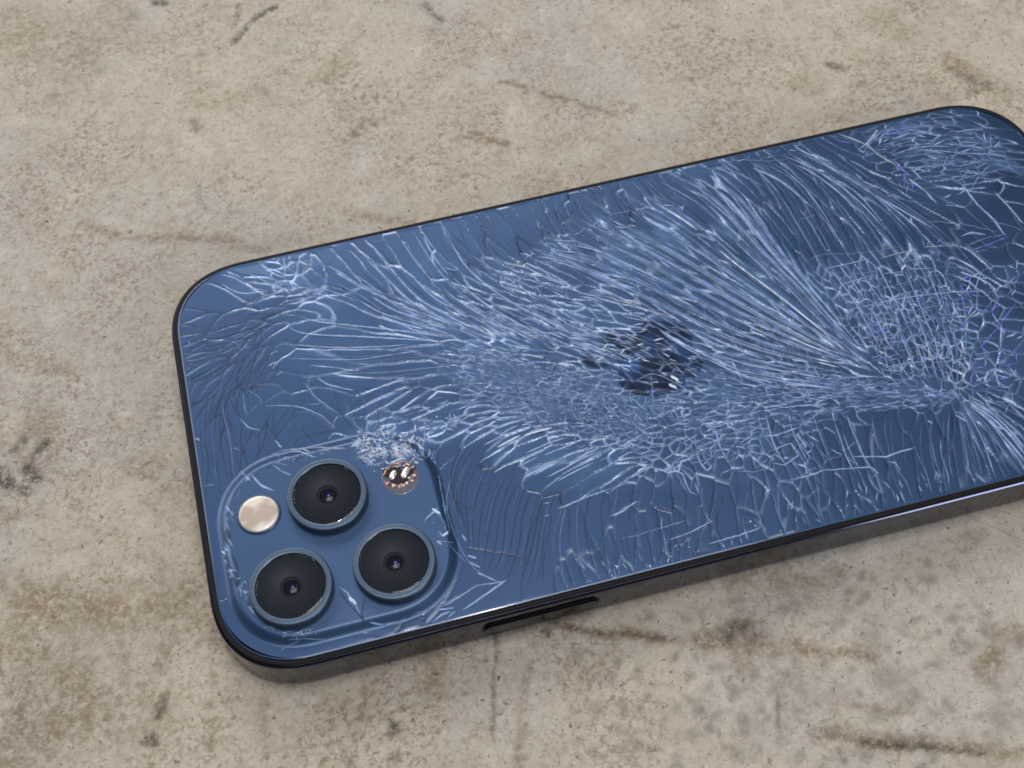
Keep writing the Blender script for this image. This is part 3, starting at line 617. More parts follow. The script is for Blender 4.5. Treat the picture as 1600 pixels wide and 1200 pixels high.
# M. upper left corner knot
dashes([[(418, 440), (450, 440), (492, 458)], [(430, 452), (460, 458), (495, 462)]], 80, (6, 15), (1.2, 2.4), {'b': 4, 's': 3, 'B': .8}, .35)
dashes([[(440, 405), (440, 425)], [(480, 400), (490, 435)]], 26, (5, 12), (1.2, 2.2), {'v': 2, 's': 3, 'w': 1}, .7)
cells([(466, 410), (488, 410), (490, 440), (468, 440)], 9, (1.4, 2), {'w': 1}, drop=0)
for g, w_, m_ in (([(345, 443), (375, 458), (420, 455)], 2.2, 'b'), ([(330, 430), (360, 432), (390, 448), (415, 455)], 2.4, 'b'), ([(390, 428), (425, 445)], 2.2, 'b'), ([(403, 422), (430, 437)], 2.2, 's'),
                  ([(420, 458), (400, 468), (385, 492)], 1.4, 's'), ([(495, 460), (470, 475), (460, 490)], 1.4, 's'), ([(385, 492), (430, 490), (460, 492)], 1.5, 'd'), ([(430, 490), (463, 493)], 1.6, 'w'),
                  ([(510, 415), (530, 425), (575, 455)], 3.0, 'b'), ([(545, 390), (560, 405), (575, 425)], 2, 'b'), ([(520, 405), (500, 440)], 1.3, 'd'), ([(585, 380), (600, 375)], 2, 's'),
                  ([(472, 591), (493, 589)], 2.0, 's'), ([(495, 590), (515, 602), (552, 610)], 2.8, 'b'), ([(415, 634), (460, 635), (497, 647), (523, 668)], 1.9, 'b'), ([(475, 597), (495, 622), (530, 647)], 1.6, 'b'),
                  ([(480, 633), (500, 631)], 1.8, 's'), ([(375, 655), (390, 668), (408, 673)], 1.9, 'b'), ([(420, 555), (435, 548)], 2.6, 's'), ([(420, 572), (432, 565)], 2.6, 'b'), ([(430, 588), (442, 580)], 2.4, 's'),
                  ([(380, 650), (376, 690), (385, 722)], 1.5, 'd'), ([(420, 638), (412, 690), (392, 728)], 1.5, 'd'), ([(427, 640), (428, 672), (440, 700)], 1.4, 'd'), ([(452, 638), (428, 670)], 1.4, 'd'),
                  ([(458, 703), (470, 683), (523, 672)], 1.5, 'd'), ([(383, 650), (395, 640), (410, 625), (385, 610)], 1.4, 's'), ([(430, 688), (440, 700)], 3, 'b'), ([(365, 700), (375, 705)], 2.4, 's'),
                  ([(305, 685), (322, 700), (325, 730), (320, 780)], 1.5, 'd'), ([(303, 684), (312, 688)], 2.4, 'b'), ([(355, 615), (375, 653)], 1.4, 'd'), ([(380, 615), (383, 640), (388, 650)], 1.8, 's'),
                  ([(560, 612), (585, 660), (592, 672)], 1.1, 'f'), ([(530, 610), (560, 670), (570, 680)], 1.1, 'f'), ([(520, 600), (530, 640), (555, 675)], 1.1, 'd'), ([(600, 620), (590, 640), (592, 670)], 1.2, 'd'),
                  ([(612, 640), (603, 660), (602, 675)], 1.2, 'd'), ([(440, 560), (420, 600), (385, 605)], 1.3, 'd'), ([(425, 545), (405, 590), (385, 600)], 1.4, 'd'), ([(410, 520), (395, 570), (385, 605)], 1.3, 'd')):
    line(g, w_, m_, .6, .15)
bundle([[(445, 480), (370, 510), (283, 525)], [(420, 510), (360, 535), (285, 550)], [(400, 540), (340, 570), (290, 592)], [(370, 565), (330, 590), (295, 620)]], 18, (1.0, 1.6), {'d': 4, 's': 1}, .5, 1.2, .3, (.1, .1))
bundle([[(400, 540), (350, 600), (318, 630), (300, 645)], [(420, 540), (380, 600), (345, 630), (338, 700)], [(440, 515), (410, 580), (385, 610)]], 13, (1.1, 1.6), {'d': 4, 'f': 1}, .2, 1.2, .25, (.1, .1))
bundle([[(330, 600), (303, 650), (308, 700)], [(335, 605), (325, 660), (332, 740), (345, 800)], [(345, 605), (350, 680), (360, 740), (362, 760)], [(350, 620), (372, 680), (378, 735)]], 12, (1.0, 1.5), {'d': 3, 's': 1, 'f': 1}, .2, 1.5, .3, (.05, .1))
dashes([[(286, 525), (288, 600)], [(300, 525), (310, 600)]], 12, (6, 12), (1.2, 2), {'s': 2}, 1.6)
dashes([[(340, 540), (420, 500)], [(330, 600), (400, 540)]], 60, (4, 11), (1.1, 1.9), {'s': 3, 'b': 1, 'd': 3}, 1.0)
line([(315, 760), (335, 757)], 2, 's')
# N. around the camera plateau
for g, w_, m_ in (([(357, 800), (362, 770), (378, 738), (400, 722), (440, 705), (480, 700)], 2.2, 's'), ([(357, 802), (352, 820), (356, 860), (370, 905)], 2.0, 's'), ([(362, 778), (384, 740)], 1.4, 'd'),
                  ([(384, 742), (410, 725), (440, 712)], 2.8, 'd'), ([(378, 738), (392, 752)], 2.8, 'b'), ([(392, 742), (405, 758), (428, 770)], 3.0, 'b'), ([(352, 790), (365, 806)], 3.6, 'b'),
                  ([(425, 726), (440, 738), (456, 744)], 2.6, 'b'), ([(455, 708), (470, 706), (489, 714)], 3.0, 'b'), ([(440, 702), (500, 700), (540, 702)], 2.2, 'w'), ([(425, 722), (450, 728)], 2.4, 's'),
                  ([(524, 912), (540, 925), (555, 945), (562, 960)], 2.2, 'b'), ([(545, 933), (557, 945)], 4.2, 'B'), ([(530, 925), (545, 945), (562, 962), (568, 975)], 2.0, 'd'), ([(570, 930), (566, 960), (572, 975)], 1.7, 'd'),
                  ([(575, 972), (600, 977), (640, 968)], 3.2, 's'), ([(640, 962), (700, 940), (720, 925)], 1.6, 's'), ([(690, 948), (720, 930), (745, 915), (790, 907)], 2.0, 'b'),
                  ([(722, 952), (755, 932), (792, 907)], 2.6, 'b'), ([(685, 953), (710, 950)], 2.2, 'b'), ([(668, 978), (690, 962), (706, 955)], 2.2, 'b'), ([(700, 965), (712, 955)], 2.2, 'b'),
                  ([(430, 1030), (440, 1015), (470, 1000)], 1.9, 's'), ([(440, 1000), (480, 998), (510, 1000)], 1.3, 's'), ([(705, 740), (698, 790), (712, 840), (738, 885), (765, 902), (780, 908)], 1.7, 's'),
                  ([(688, 745), (695, 790), (703, 830)], 2.0, 's'), ([(722, 836), (728, 845)], 2.6, 'b'), ([(730, 868), (745, 873)], 3, 'b'), ([(732, 878), (750, 887)], 2.8, 'b'), ([(745, 895), (775, 908)], 2.2, 'b'),
                  ([(688, 690), (683, 720), (690, 760), (697, 800)], 1.6, 'd'), ([(660, 815), (680, 800), (682, 795)], 3, 'b'), ([(675, 795), (688, 803)], 3.4, 'B'), ([(690, 838), (700, 832)], 3.6, 'B'),
                  ([(683, 845), (690, 852)], 3.4, 'b'), ([(680, 845), (710, 848)], 1.5, 's'), ([(685, 800), (695, 820), (698, 835)], 2.4, 's'), ([(700, 850), (730, 880)], 1.2, 's')):
    line(g, w_, m_, .5, .15, sharp=len(g) > 2 and w_ > 1.9)
RIM = [[(352, 870), (354, 815), (362, 770), (385, 738), (420, 716), (470, 704), (540, 696)], [(362, 870), (364, 815), (374, 776), (396, 748), (428, 728), (475, 714), (540, 706)]]
dashes(RIM, 90, (5, 18), (1.2, 2.4), {'b': 3, 's': 4, 'd': 4, 'w': .7, 'B': .4}, .35)
dashes(RIM, 14, (14, 34), (1.5, 3), {'d': 3, 's': 1}, .08)
dashes([[(350, 800), (348, 850), (365, 905), (400, 955)], [(360, 800), (360, 850), (378, 900), (412, 948)]], 26, (14, 34), (2.5, 4.5), {'d': 3, 's': 1}, .08)
dashes([[(345, 860), (365, 910), (385, 945)], [(352, 855), (375, 905), (395, 935)]], 60, (5, 12), (1.3, 2.6), {'b': 3, 's': 3, 'd': 1, 'B': .5}, .6)
dashes([[(380, 930), (400, 950), (430, 975), (500, 985)], [(385, 945), (410, 970), (440, 990), (490, 1000)]], 120, (5, 16), (1.3, 2.8), {'b': 3, 's': 4, 'd': 1, 'B': .6}, .7)
dashes([[(425, 712), (470, 705), (540, 700)], [(430, 722), (460, 720), (500, 712)]], 50, (6, 16), (1.2, 2.2), {'s': 4, 'b': 2, 'd': 2, 'w': 1}, .5)
dashes([[(665, 700), (680, 740), (695, 800)], [(675, 700), (690, 740), (702, 800)]], 50, (5, 14), (1.2, 2.2), {'s': 3, 'b': 2, 'd': 3}, .6)
dashes([[(545, 690), (600, 675), (650, 688)], [(560, 722), (610, 715), (660, 722)]], 40, (14, 40), (6, 13), {'h': 3, 's': 2, 'w': 1.2}, .8, rise=.05)
cells([(540, 688), (575, 672), (640, 670), (670, 690), (668, 735), (600, 740), (560, 715)], 70, (1.2, 3.0), {'w': 3, 'b': 3, 'B': 2.5, 's': 2, 'v': .5}, (1.5, 1), -.3, .2)
dashes([[(545, 690), (600, 672), (650, 685)], [(570, 720), (610, 715), (665, 720)]], 90, (6, 22), (1.2, 3.0), {'w': 3, 'b': 3, 'B': 2, 's': 3, 'v': .4, 'd': 2}, .7)
for _ in range(3): dashes([[(548, 690), (600, 676), (655, 690)], [(572, 728), (610, 712), (668, 715)]], 150, (5, 16), (1.0, 2.4), {'w': 2, 'b': 4, 'B': 3, 's': 3, 'v': .5, 'd': 1}, .8)
dashes([[(640, 665), (670, 660), (720, 645)], [(650, 690), (680, 672), (730, 655)]], 60, (5, 16), (1.3, 2.4), {'w': 1, 'b': 3, 'B': 1, 's': 2}, .8)
dashes([[(690, 665), (740, 655), (800, 640)], [(700, 675), (760, 665), (820, 650)]], 40, (8, 20), (1.2, 2.2), {'d': 1, 'b': 2, 's': 2}, .3)
dashes([[(925, 560), (960, 525), (1000, 505)], [(960, 590), (1010, 560), (1080, 560)]], 60, (8, 20), (1.2, 2.2), {'B': 2, 'b': 3, 's': 2, 'd': 1}, .2)
dashes([[(920, 540), (1000, 555), (1090, 590)], [(930, 570), (1000, 590), (1060, 610)]], 60, (8, 20), (1.2, 2.3), {'B': 1.4, 'b': 3, 's': 3, 'd': 1}, .2)
line([(985, 600), (1015, 585), (1040, 590), (1075, 610)], 1.8, 's'); line([(1017, 585), (1020, 620), (1022, 635)], 1.8, 's'); line([(1045, 600), (1057, 607)], 4.4, 'B'); line([(1048, 588), (1060, 594)], 4.2, 'B')


# ------------------------------------------------------------------ the shattered sheet: every shard its own facet
BASE = [(330, 475, 0, 60, 1.3, .02), (300, 450, .8, 50, 1.5, .02), (450, 445, .2, 8, 2, .7), (475, 415, 1.2, 9, 1.5, .5), (375, 450, .3, 20, 3, .5), (500, 620, .5, 42, 1.5, .2), (460, 600, .2, 40, 1.7, .15),
        (540, 640, 1.2, 30, 2, .15), (450, 650, 1.5, 34, 2, .08), (490, 680, 1.3, 36, 1.6, .1), (400, 690, 1.5, 34, 2.2, .05), (450, 1012, .2, 55, 2, .12), (600, 985, .1, 60, 2.5, .1), (735, 930, -.5, 42, 2.5, .25), (700, 960, -.5, 30, 2.5, .35),
        (345, 980, 1.2, 60, 2, .05), (330, 860, 1.4, 40, 3, .05), (315, 740, 1.5, 22, 5, .03), (1450, 320, .5, 30, 3, .5), (1520, 340, .9, 48, 1.7, .45), (1580, 330, .8, 44, 1.6, .4), (1560, 400, .3, 40, 1.5, .4), (1500, 390, -.3, 36, 1.6, .4),
        (1565, 190, .3, 46, 1.2, .15), (1600, 230, .5, 30, 1.5, .3), (1330, 225, .4, 26, 2, .4), (1300, 232, .4, 30, 2, .3), (870, 830, 1.6, 22, 3, .08), (940, 790, 1.7, 30, 2.4, .12), (1010, 800, 1.6, 32, 2.2, .1), (1080, 800, 1.5, 20, 3, .15),
        (1130, 790, 1.4, 18, 3, .2), (900, 455, .3, 22, 2.5, .5), (960, 480, .35, 20, 2.5, .5), (870, 435, .3, 22, 3, .4), (560, 700, 0, 9, 1.3, .8), (620, 690, 0, 8, 1.3, 1.), (670, 670, 0, 9, 1.3, .8), (740, 655, -.3, 10, 2, .5), (1025, 605, 0, 22, 1.3, .4)]
KC = []
def addk(guides, across, stretch, bright, nu=5, nt=8, tr=(0, 1), acr2=None):
    F = field(guides)
    for u in np.linspace(0, 1, nu):
        for t in np.linspace(*tr, nt):
            p = F(u, t); d = F(u, min(t+.04, 1))-F(u, max(t-.04, 0)); a_ = across if acr2 is None else across+(acr2-across)*(t-tr[0])/(tr[1]-tr[0])
            KC.append((p[0], p[1], math.atan2(d[1], d[0]), a_, stretch, bright))
KC += BASE
addk(S, 8.5, 9, .9, 6, 10, acr2=6); addk(S2, 9, 4, .65); addk(C1, 21, 5, .55, tr=(0, .5)); addk(C1, 9, 5, .9, tr=(.55, 1)); addk(D1, 10, 9, .12)
addk([[(450, 505), (583, 520), (700, 530)], [(450, 545), (583, 545), (700, 538)], [(480, 585), (600, 575), (720, 560)]], 21, 6, .4, 3, 7)
addk(M1, 9, 4, .8, 4); addk(M2, 9, 3.5, .8, 3); addk(E1, 5.6, 2.0, .55, 4); addk(F1, 10.5, 5, .75, 4); addk(K1, 44, 2.5, .0, 5); addk(G1, 9.5, 3.5, .25, 4, tr=(.3, 1)); addk(H1, 12, 2.2, .5, 3)
addk([[(605, 620), (640, 600), (680, 590)], [(640, 650), (700, 628), (750, 618)], [(700, 690), (760, 660), (820, 640)]], 15, 3, .5, 3, 4)
addk(R1, 6.5, 2.4, .6, 3); addk(W1, 7, 2.6, .7, 4); addk(I1, 11, 14, .45, 6, acr2=9); addk([[(1195, 315), (1215, 350), (1245, 390)], [(1225, 305), (1250, 345), (1275, 390)], [(1255, 315), (1285, 350), (1310, 390)]], 13, 9, .04, 3, 5)
addk(JA, 9, 1.7, .8, 6); addk([[(1480, 440), (1600, 420)], [(1500, 520), (1600, 510)], [(1510, 600), (1600, 590)]], 22, 1.3, .8, 3, 4)
addk(K2, 9, 7, .6, 4); addk([[(1320, 650), (1330, 690), (1345, 720)], [(1380, 645), (1385, 690), (1395, 760)], [(1440, 640), (1440, 700), (1460, 780)], [(1495, 640), (1490, 700), (1500, 770)]], 16, 6, .06, 4)
addk(L1, 9, 3, .7, 4); addk([[(445, 480), (370, 510), (283, 525)], [(420, 510), (360, 535), (285, 550)], [(370, 565), (330, 590), (295, 620)]], 10, 3, .08, 3, 4)
addk([[(400, 540), (350, 600), (318, 630), (300, 645)], [(420, 540), (380, 600), (345, 630), (338, 700)]], 12, 5, .03, 3, 6)
addk([[(330, 600), (303, 650), (308, 700)], [(345, 605), (350, 680), (360, 740), (362, 760)], [(350, 620), (372, 680), (378, 735)]], 13, 6, .04, 3, 5)
KC = np.array(KC)
def mosaic():
    g = 0.155
    gx = np.arange(-79.4, 79.5, g); gy = np.arange(-38.0, 38.1, g)
    nxg, nyg = len(gx), len(gy)
    kxy = np.array([at(a, b_) for a, b_ in KC[:, :2]]); k2 = np.array([at(a+math.cos(c)*4, b_+math.sin(c)*4) for a, b_, c in KC[:, :3]])
    kd = k2-kxy; ka = np.arctan2(kd[:, 1], kd[:, 0]); ksz = KC[:, 3]/8.3
    # coarse fields of direction, size, stretch and whiteness
    cx_ = np.arange(-82, 83, 1.5); cy_ = np.arange(-41, 42, 1.5); CX, CY = np.meshgrid(cx_, cy_)
    d2 = (CX[..., None]-kxy[:, 0])**2+(CY[..., None]-kxy[:, 1])**2
    wgt = 1/(d2+1.2)**2.2
    wn_ = wgt/wgt.sum(-1, keepdims=True)
    c2 = (wn_*np.cos(2*ka)).sum(-1); s2 = (wn_*np.sin(2*ka)).sum(-1); sz = np.exp((wn_*np.log(ksz)).sum(-1)); st = np.exp((wn_*np.log(KC[:, 4])).sum(-1)); br = (wn_*KC[:, 5]).sum(-1)
    coh = np.hypot(c2, s2); st = 1+(st-1)*np.clip(coh*1.3, 0, 1)
    def samp(A, x, y):
        u = np.clip((x-cx_[0])/1.5, 0, len(cx_)-1.001); v_ = np.clip((y-cy_[0])/1.5, 0, len(cy_)-1.001); i = u.astype(int); j = v_.astype(int); a = u-i; b_ = v_-j
        return (A[j, i]*(1-a)+A[j, i+1]*a)*(1-b_)+(A[j+1, i]*(1-a)+A[j+1, i+1]*a)*b_
    # seeds, thrown with the local cell area as spacing
    r2 = np.random.default_rng(77); N = 60000
    px_ = r2.uniform(-80.5, 80.5, N); py_ = r2.uniform(-39, 39, N)
    dens = 1/(samp(sz, px_, py_)**2*samp(st, px_, py_)); keep = r2.random(N) < dens/ (N/(161*78.))
    px_, py_ = px_[keep], py_[keep]
    # spread clumps: drop seeds that crowd an earlier one in the local metric
    S_, T_ = samp(sz, px_, py_), samp(st, px_, py_); A_ = .5*np.arctan2(samp(s2, px_, py_), samp(c2, px_, py_))
    ok = np.ones(len(px_), bool); cell = {}
    for i in range(len(px_)):
        hit = False; R_ = S_[i]*T_[i]*.6; q = int(R_//3)+1; ix, iy = int(px_[i]//3), int(py_[i]//3)
        ca, sa = math.cos(A_[i]), math.sin(A_[i])
        for a in range(ix-q, ix+q+1):
            for b_ in range(iy-q, iy+q+1):
                for j in cell.get((a, b_), ()):
                    dx, dy = px_[j]-px_[i], py_[j]-py_[i]
                    if ((dx*ca+dy*sa)/T_[i])**2+(-dx*sa+dy*ca)**2 < (.55*S_[i])**2: hit = True; break
                if hit: break
            if hit: break
        if hit: ok[i] = False
        else: cell.setdefault((ix, iy), []).append(i)
    px_, py_, S_, T_, A_ = px_[ok], py_[ok], S_[ok], T_[ok], A_[ok]
    GX, GY = np.meshgrid(gx, gy)
    WX = GX+(fbm(GX, GY, 2.6, 21)-.5)*.5+(fbm(GX, GY, .7, 22, 1)-.5)*.10; WY = GY+(fbm(GX, GY, 2.6, 23)-.5)*.5+(fbm(GX, GY, .7, 24, 1)-.5)*.10
    D1_ = np.full(GX.shape, 1e9); D2_ = np.full(GX.shape, 1e9); LB = np.full(GX.shape, -1)
    for i in range(len(px_)):
        ca, sa = math.cos(A_[i]), math.sin(A_[i]); ext = 2.0
        hx = ext*S_[i]*math.hypot(T_[i]*ca, sa)+.6; hy = ext*S_[i]*math.hypot(T_[i]*sa, ca)+.6
        i0, i1 = max(0, int((px_[i]-hx-gx[0])/g)), min(nxg, int((px_[i]+hx-gx[0])/g)+1); j0, j1 = max(0, int((py_[i]-hy-gy[0])/g)), min(nyg, int((py_[i]+hy-gy[0])/g)+1)
        if i1 <= i0 or j1 <= j0: continue
        dx = WX[j0:j1, i0:i1]-px_[i]; dy = WY[j0:j1, i0:i1]-py_[i]
        d = np.sqrt(((dx*ca+dy*sa)/T_[i])**2+(-dx*sa+dy*ca)**2)/S_[i]**.5
        a = D1_[j0:j1, i0:i1]; b_ = D2_[j0:j1, i0:i1]; l = LB[j0:j1, i0:i1]
        m1 = d < a; m2 = (~m1) & (d < b_)
        b_[m1] = a[m1]; a[m1] = d[m1]; l[m1] = i; b_[m2] = d[m2]
    e = (D2_-D1_)*.5*np.sqrt(S_[LB])                # about the distance to the shard's edge, mm
    e = np.clip(e, 0, 3)
    B_ = samp(br, GX, GY)
    n = len(px_); small = np.clip(1.6/S_, .15, 1.)
    bs = np.clip(samp(br, px_, py_)*1.3-.1, .08, 1); lg = 1-.6*np.exp(-((px_+2)**2+(py_+1)**2)/70.)
    tx = r2.normal(0, .030, n)*small*bs*lg; ty = r2.normal(-.018, .032, n)*small*bs*lg; zo = r2.uniform(-.008, .008, n)
    rho = np.clip(.28*S_[LB], .22, .36); hgt = rho*np.clip(.05+.19*np.sqrt(np.clip(B_, 0, 1)), 0, .24)
    Z = zo[LB]+tx[LB]*(GX-px_[LB])+ty[LB]*(GY-py_[LB])-hgt*np.clip(1-e/rho, 0, 1)**2
    # quiet near the rim of the sheet and next to the plateau
    def sd(X, Y, hx, hy, r_):
        qx = np.abs(X)-(hx-r_); qy = np.abs(Y)-(hy-r_); return np.hypot(np.maximum(qx, 0), np.maximum(qy, 0))+np.minimum(np.maximum(qx, qy), 0)-r_
    so = sd(GX, GY, L/2-1.42, W/2-1.42, 12.2); sp_ = sd(GX-PX, GY-PY, PHX, PHY, PR)
    fade = np.clip(-so/.35, 0, 1)*np.clip((sp_-PSK+.2)/.5, 0, 1)
    Z = T-.004+np.clip(Z, -.12, .05)*fade
    # nodes just outside are drawn in to the outline
    out = so > 0; q_ = np.hypot(GX, GY)
    gxn, gyn = np.gradient(so, g, axis=1), np.gradient(so, g, axis=0); nn = np.hypot(gxn, gyn)+1e-9
    X2 = np.where(out, GX-gxn/nn*so, GX); Y2 = np.where(out, GY-gyn/nn*so, GY)
    white = np.clip(1.05-e/.10, 0, 1)*fade
    # joint white and dark vary by region, painting how facets catch light
    patch = np.clip((fbm(GX, GY, 3., 31)-.36)*4.5, 0, 1); patch = patch*(.3+.7*r2.random(n)[LB]); W_ = white*np.clip(B_*1.1, 0, 1)*(.18+.82*patch)
    D_ = white*np.clip(1.1-B_*2.2-patch*.5, 0, 1)
    idx = np.arange(nxg*nyg).reshape(nyg, nxg)
    vis = ~(out[:-1, :-1] & out[:-1, 1:] & out[1:, 1:] & out[1:, :-1]) & ~((sp_ < -1.5)[:-1, :-1])
    F4 = np.stack([idx[:-1, :-1], idx[:-1, 1:], idx[1:, 1:], idx[1:, :-1]], -1)[vis]; FL = LB[:-1, :-1][vis]
    P = np.column_stack([X2.ravel(), Y2.ravel(), Z.ravel()])*MM; HZ = np.clip((B_-.3)*1.6, 0, 1)*np.clip((fbm(GX, GY, 9., 41)-.30)*2.6, 0, 1)*(.55+.45*r2.random(n)[LB]); attr = np.column_stack([W_.ravel(), D_.ravel(), HZ.ravel(), np.ones(nxg*nyg)])  # haze channel paints a pale sheen over the bright regions
    # parts: the largest shards in view one by one, the small ones together
    cnt = np.bincount(FL, minlength=n); pc = (np.column_stack([px_, py_, np.full(n, T)])-CAM) @ ROT.T; sx = 800+FPX*pc[:, 0]/pc[:, 2]; sy = 600+FPX*pc[:, 1]/pc[:, 2]
    seen = (sx > 0) & (sx < 1600) & (sy > 0) & (sy < 1200); big_ = np.argsort(-cnt*seen)[:260]; bigset = np.zeros(n, bool); bigset[big_] = True
    def build(name, faces, par=None):
        u, inv = np.unique(faces, return_inverse=True); inv = inv.reshape(faces.shape)
        me = bpy.data.meshes.new(name); me.vertices.add(len(u)); me.vertices.foreach_set('co', P[u].ravel())
        me.loops.add(inv.size); me.loops.foreach_set('vertex_index', inv.ravel().astype(np.int32))
        me.polygons.add(len(inv)); me.polygons.foreach_set('loop_start', np.arange(0, inv.size, 4, dtype=np.int32)); me.polygons.foreach_set('use_smooth', np.ones(len(inv), bool))
        me.update(calc_edges=True); a_ = me.attributes.new('fracture', 'FLOAT_COLOR', 'POINT'); a_.data.foreach_set('color', attr[u].astype(np.float32).ravel())
        me.materials.append(M_SHARD); o = bpy.data.objects.new(name, me); COL.objects.link(o); o.parent = par or back; return o
    for nm, poly in (('apple_shape', body), ('leaf_shape', leaf)):
        q = poly*17.2; LX, LY = -q[:, 1]-1.6, q[:, 0]-.9; ins_ = np.zeros(GX.shape, bool); jx, jy = np.roll(LX, 1), np.roll(LY, 1)
        for a, b_, c, d in zip(LX, LY, jx, jy):
            if abs(b_-d) > 1e-9: ins_ ^= ((b_ > GY) != (d > GY)) & (GX < (c-a)*(GY-b_)/(d-b_)+a)
        f_ = np.stack([idx[:-1, :-1], idx[:-1, 1:], idx[1:, 1:], idx[1:, :-1]], -1)[ins_[:-1, :-1] & ins_[1:, 1:] & ins_[1:, :-1] & ins_[:-1, 1:]]
        P[:, 2] += .006*MM; o = build(nm, f_, logo); P[:, 2] -= .006*MM; o.data.materials[0] = M_LOGO
    order = np.argsort(FL, kind='stable'); FLs = FL[order]; st_ = np.searchsorted(FLs, np.arange(n)); en_ = np.searchsorted(FLs, np.arange(n), 'right')
    for b_ in big_: build('glass_shard', F4[order[st_[b_]:en_[b_]]])
    rest = build('small_glass_shards', F4[~bigset[FL]]); rest['kind'] = 'stuff'
    print('shards', n, 'faces', len(F4))
M_SHARD = glass_mat('shattered_blue_glass', (.0225, .0535, .128), .45, .02)
_nt = M_SHARD.node_tree; _b = _nt.nodes['Principled BSDF']; _a = _nt.nodes.new('ShaderNodeAttribute'); _a.attribute_name = 'fracture'; _s = _nt.nodes.new('ShaderNodeSeparateColor'); _nt.links.new(_a.outputs['Color'], _s.inputs[0])
_old = _b.inputs['Base Color'].links[0].from_socket
_m1 = _nt.nodes.new('ShaderNodeMixRGB'); _m1.inputs[2].default_value = (.36, .47, .72, 1); _nt.links.new(_s.outputs[0], _m1.inputs[0]); _m0 = _nt.nodes.new('ShaderNodeMixRGB'); _m0.inputs[2].default_value = (.075, .155, .31, 1); _h = _nt.nodes.new('ShaderNodeMath'); _h.operation = 'MULTIPLY'; _h.inputs[1].default_value = .6  # joint white, and the painted blue sheen
_nt.links.new(_s.outputs[2], _h.inputs[0]); _nt.links.new(_h.outputs[0], _m0.inputs[0]); _nt.links.new(_old, _m0.inputs[1]); _nt.links.new(_m0.outputs[0], _m1.inputs[1])
_m2 = _nt.nodes.new('ShaderNodeMixRGB'); _m2.inputs[2].default_value = (.006, .014, .04, 1)
_f = _nt.nodes.new('ShaderNodeMath'); _f.operation = 'MULTIPLY'; _f.inputs[1].default_value = .8; _nt.links.new(_s.outputs[1], _f.inputs[0]); _nt.links.new(_f.outputs[0], _m2.inputs[0]); _nt.links.new(_m1.outputs[0], _m2.inputs[1]); _nt.links.new(_m2.outputs[0], _b.inputs['Base Color'])
_g = _nt.nodes.new('ShaderNodeMath'); _g.operation = 'MULTIPLY_ADD'; _g.inputs[1].default_value = -.75; _g.inputs[2].default_value = .75; _nt.links.new(_s.outputs[0], _g.inputs[0]); _nt.links.new(_g.outputs[0], _b.inputs['Metallic'])
_ln = M_LOGO.node_tree; _lb = _ln.nodes['Principled BSDF']; _la = _ln.nodes.new('ShaderNodeAttribute'); _la.attribute_name = 'fracture'; _ls = _ln.nodes.new('ShaderNodeSeparateColor'); _ln.links.new(_la.outputs['Color'], _ls.inputs[0])
_lo = _lb.inputs['Base Color'].links[0].from_socket; _lm = _ln.nodes.new('ShaderNodeMixRGB'); _lm.inputs[2].default_value = (.33, .44, .68, 1)
_lf = _ln.nodes.new('ShaderNodeMath'); _lf.operation = 'MULTIPLY'; _lf.inputs[1].default_value = .55; _ln.links.new(_ls.outputs[0], _lf.inputs[0]); _ln.links.new(_lf.outputs[0], _lm.inputs[0]); _ln.links.new(_lo, _lm.inputs[1]); _ln.links.new(_lm.outputs[0], _lb.inputs['Base Color'])
mosaic()
# the fractures become objects: the largest 300 one by one, the finest together
ribbons.sort(key=lambda q: -q[0])
for a_, vs, fs, mk in ribbons[:290]: mesh_obj('crack', vs, fs, CM[mk], back, True)
vv, ff, mi = [], [], []; keys = list(CM)
for a_, vs, fs, mk in ribbons[290:]:
    o_ = len(vv); vv += vs; ff += [tuple(i+o_ for i in q) for q in fs]; mi += [keys.index(mk)]*len(fs)
hair = mesh_obj('hairline_cracks', vv, ff, CM[keys[0]], back, True)
for k in keys[1:]: hair.data.materials.append(CM[k])
hair.data.polygons.foreach_set('material_index', mi); hair['kind'] = 'stuff'
print('ribbons', len(ribbons))

# loose splinters by the depth sensor and plateau rim
M_SPL = simple('glass_splinter', (.55, .62, .72), .2, coat=1)
M_SPL.node_tree.nodes['Principled BSDF'].inputs['Alpha'].default_value = .55
M_SPB = simple('glass_splinter_blue', (.20, .32, .58), .25, coat=1)
M_SPB.node_tree.nodes['Principled BSDF'].inputs['Alpha'].default_value = .7
def splinter(px, py, s, mat):
    x, y = on_glass(px, py)
    if blocked(x, y) or not inside(x, y): return
    z = surf_z(x, y)+.02; n = random.choice((3, 3, 4, 5)); a0 = rng.uniform(0, 6.28); el = rng.uniform(.18, .6); ro = rng.uniform(0, 3.14)
    base = []
    for i in range(n):
        a = a0+6.283*i/n+rng.uniform(-.3, .3); q = s*rng.uniform(.6, 1.1)
        u, v_ = q*math.cos(a), q*math.sin(a)*el
        base.append((x+u*math.cos(ro)-v_*math.sin(ro), y+u*math.sin(ro)+v_*math.cos(ro)))
    tx, ty = rng.uniform(-.16, .16, 2)
    bot = [(p[0], p[1], z) for p in base]; top = [(x+(p[0]-x)*.8, y+(p[1]-y)*.8, z+.04+s*.12+(p[0]-x)*tx+(p[1]-y)*ty) for p in base]
    fs = [(i, (i+1) % n, n+(i+1) % n, n+i) for i in range(n)]+[tuple(range(n, 2*n))]
    mesh_obj('glass_splinter', bot+top, fs, mat, back)
for _ in range(100):
    t = rng.random(); splinter(550+110*t+rng.normal(0, 4), 705-32*math.sin(math.pi*min(1, t*1.1))+rng.normal(0, 13), rng.uniform(.12, .7), M_SPL if rng.random() < .65 else M_SPB)
for _ in range(30): splinter(rng.uniform(575, 602), rng.uniform(695, 738), rng.uniform(.15, .6), M_SPL)
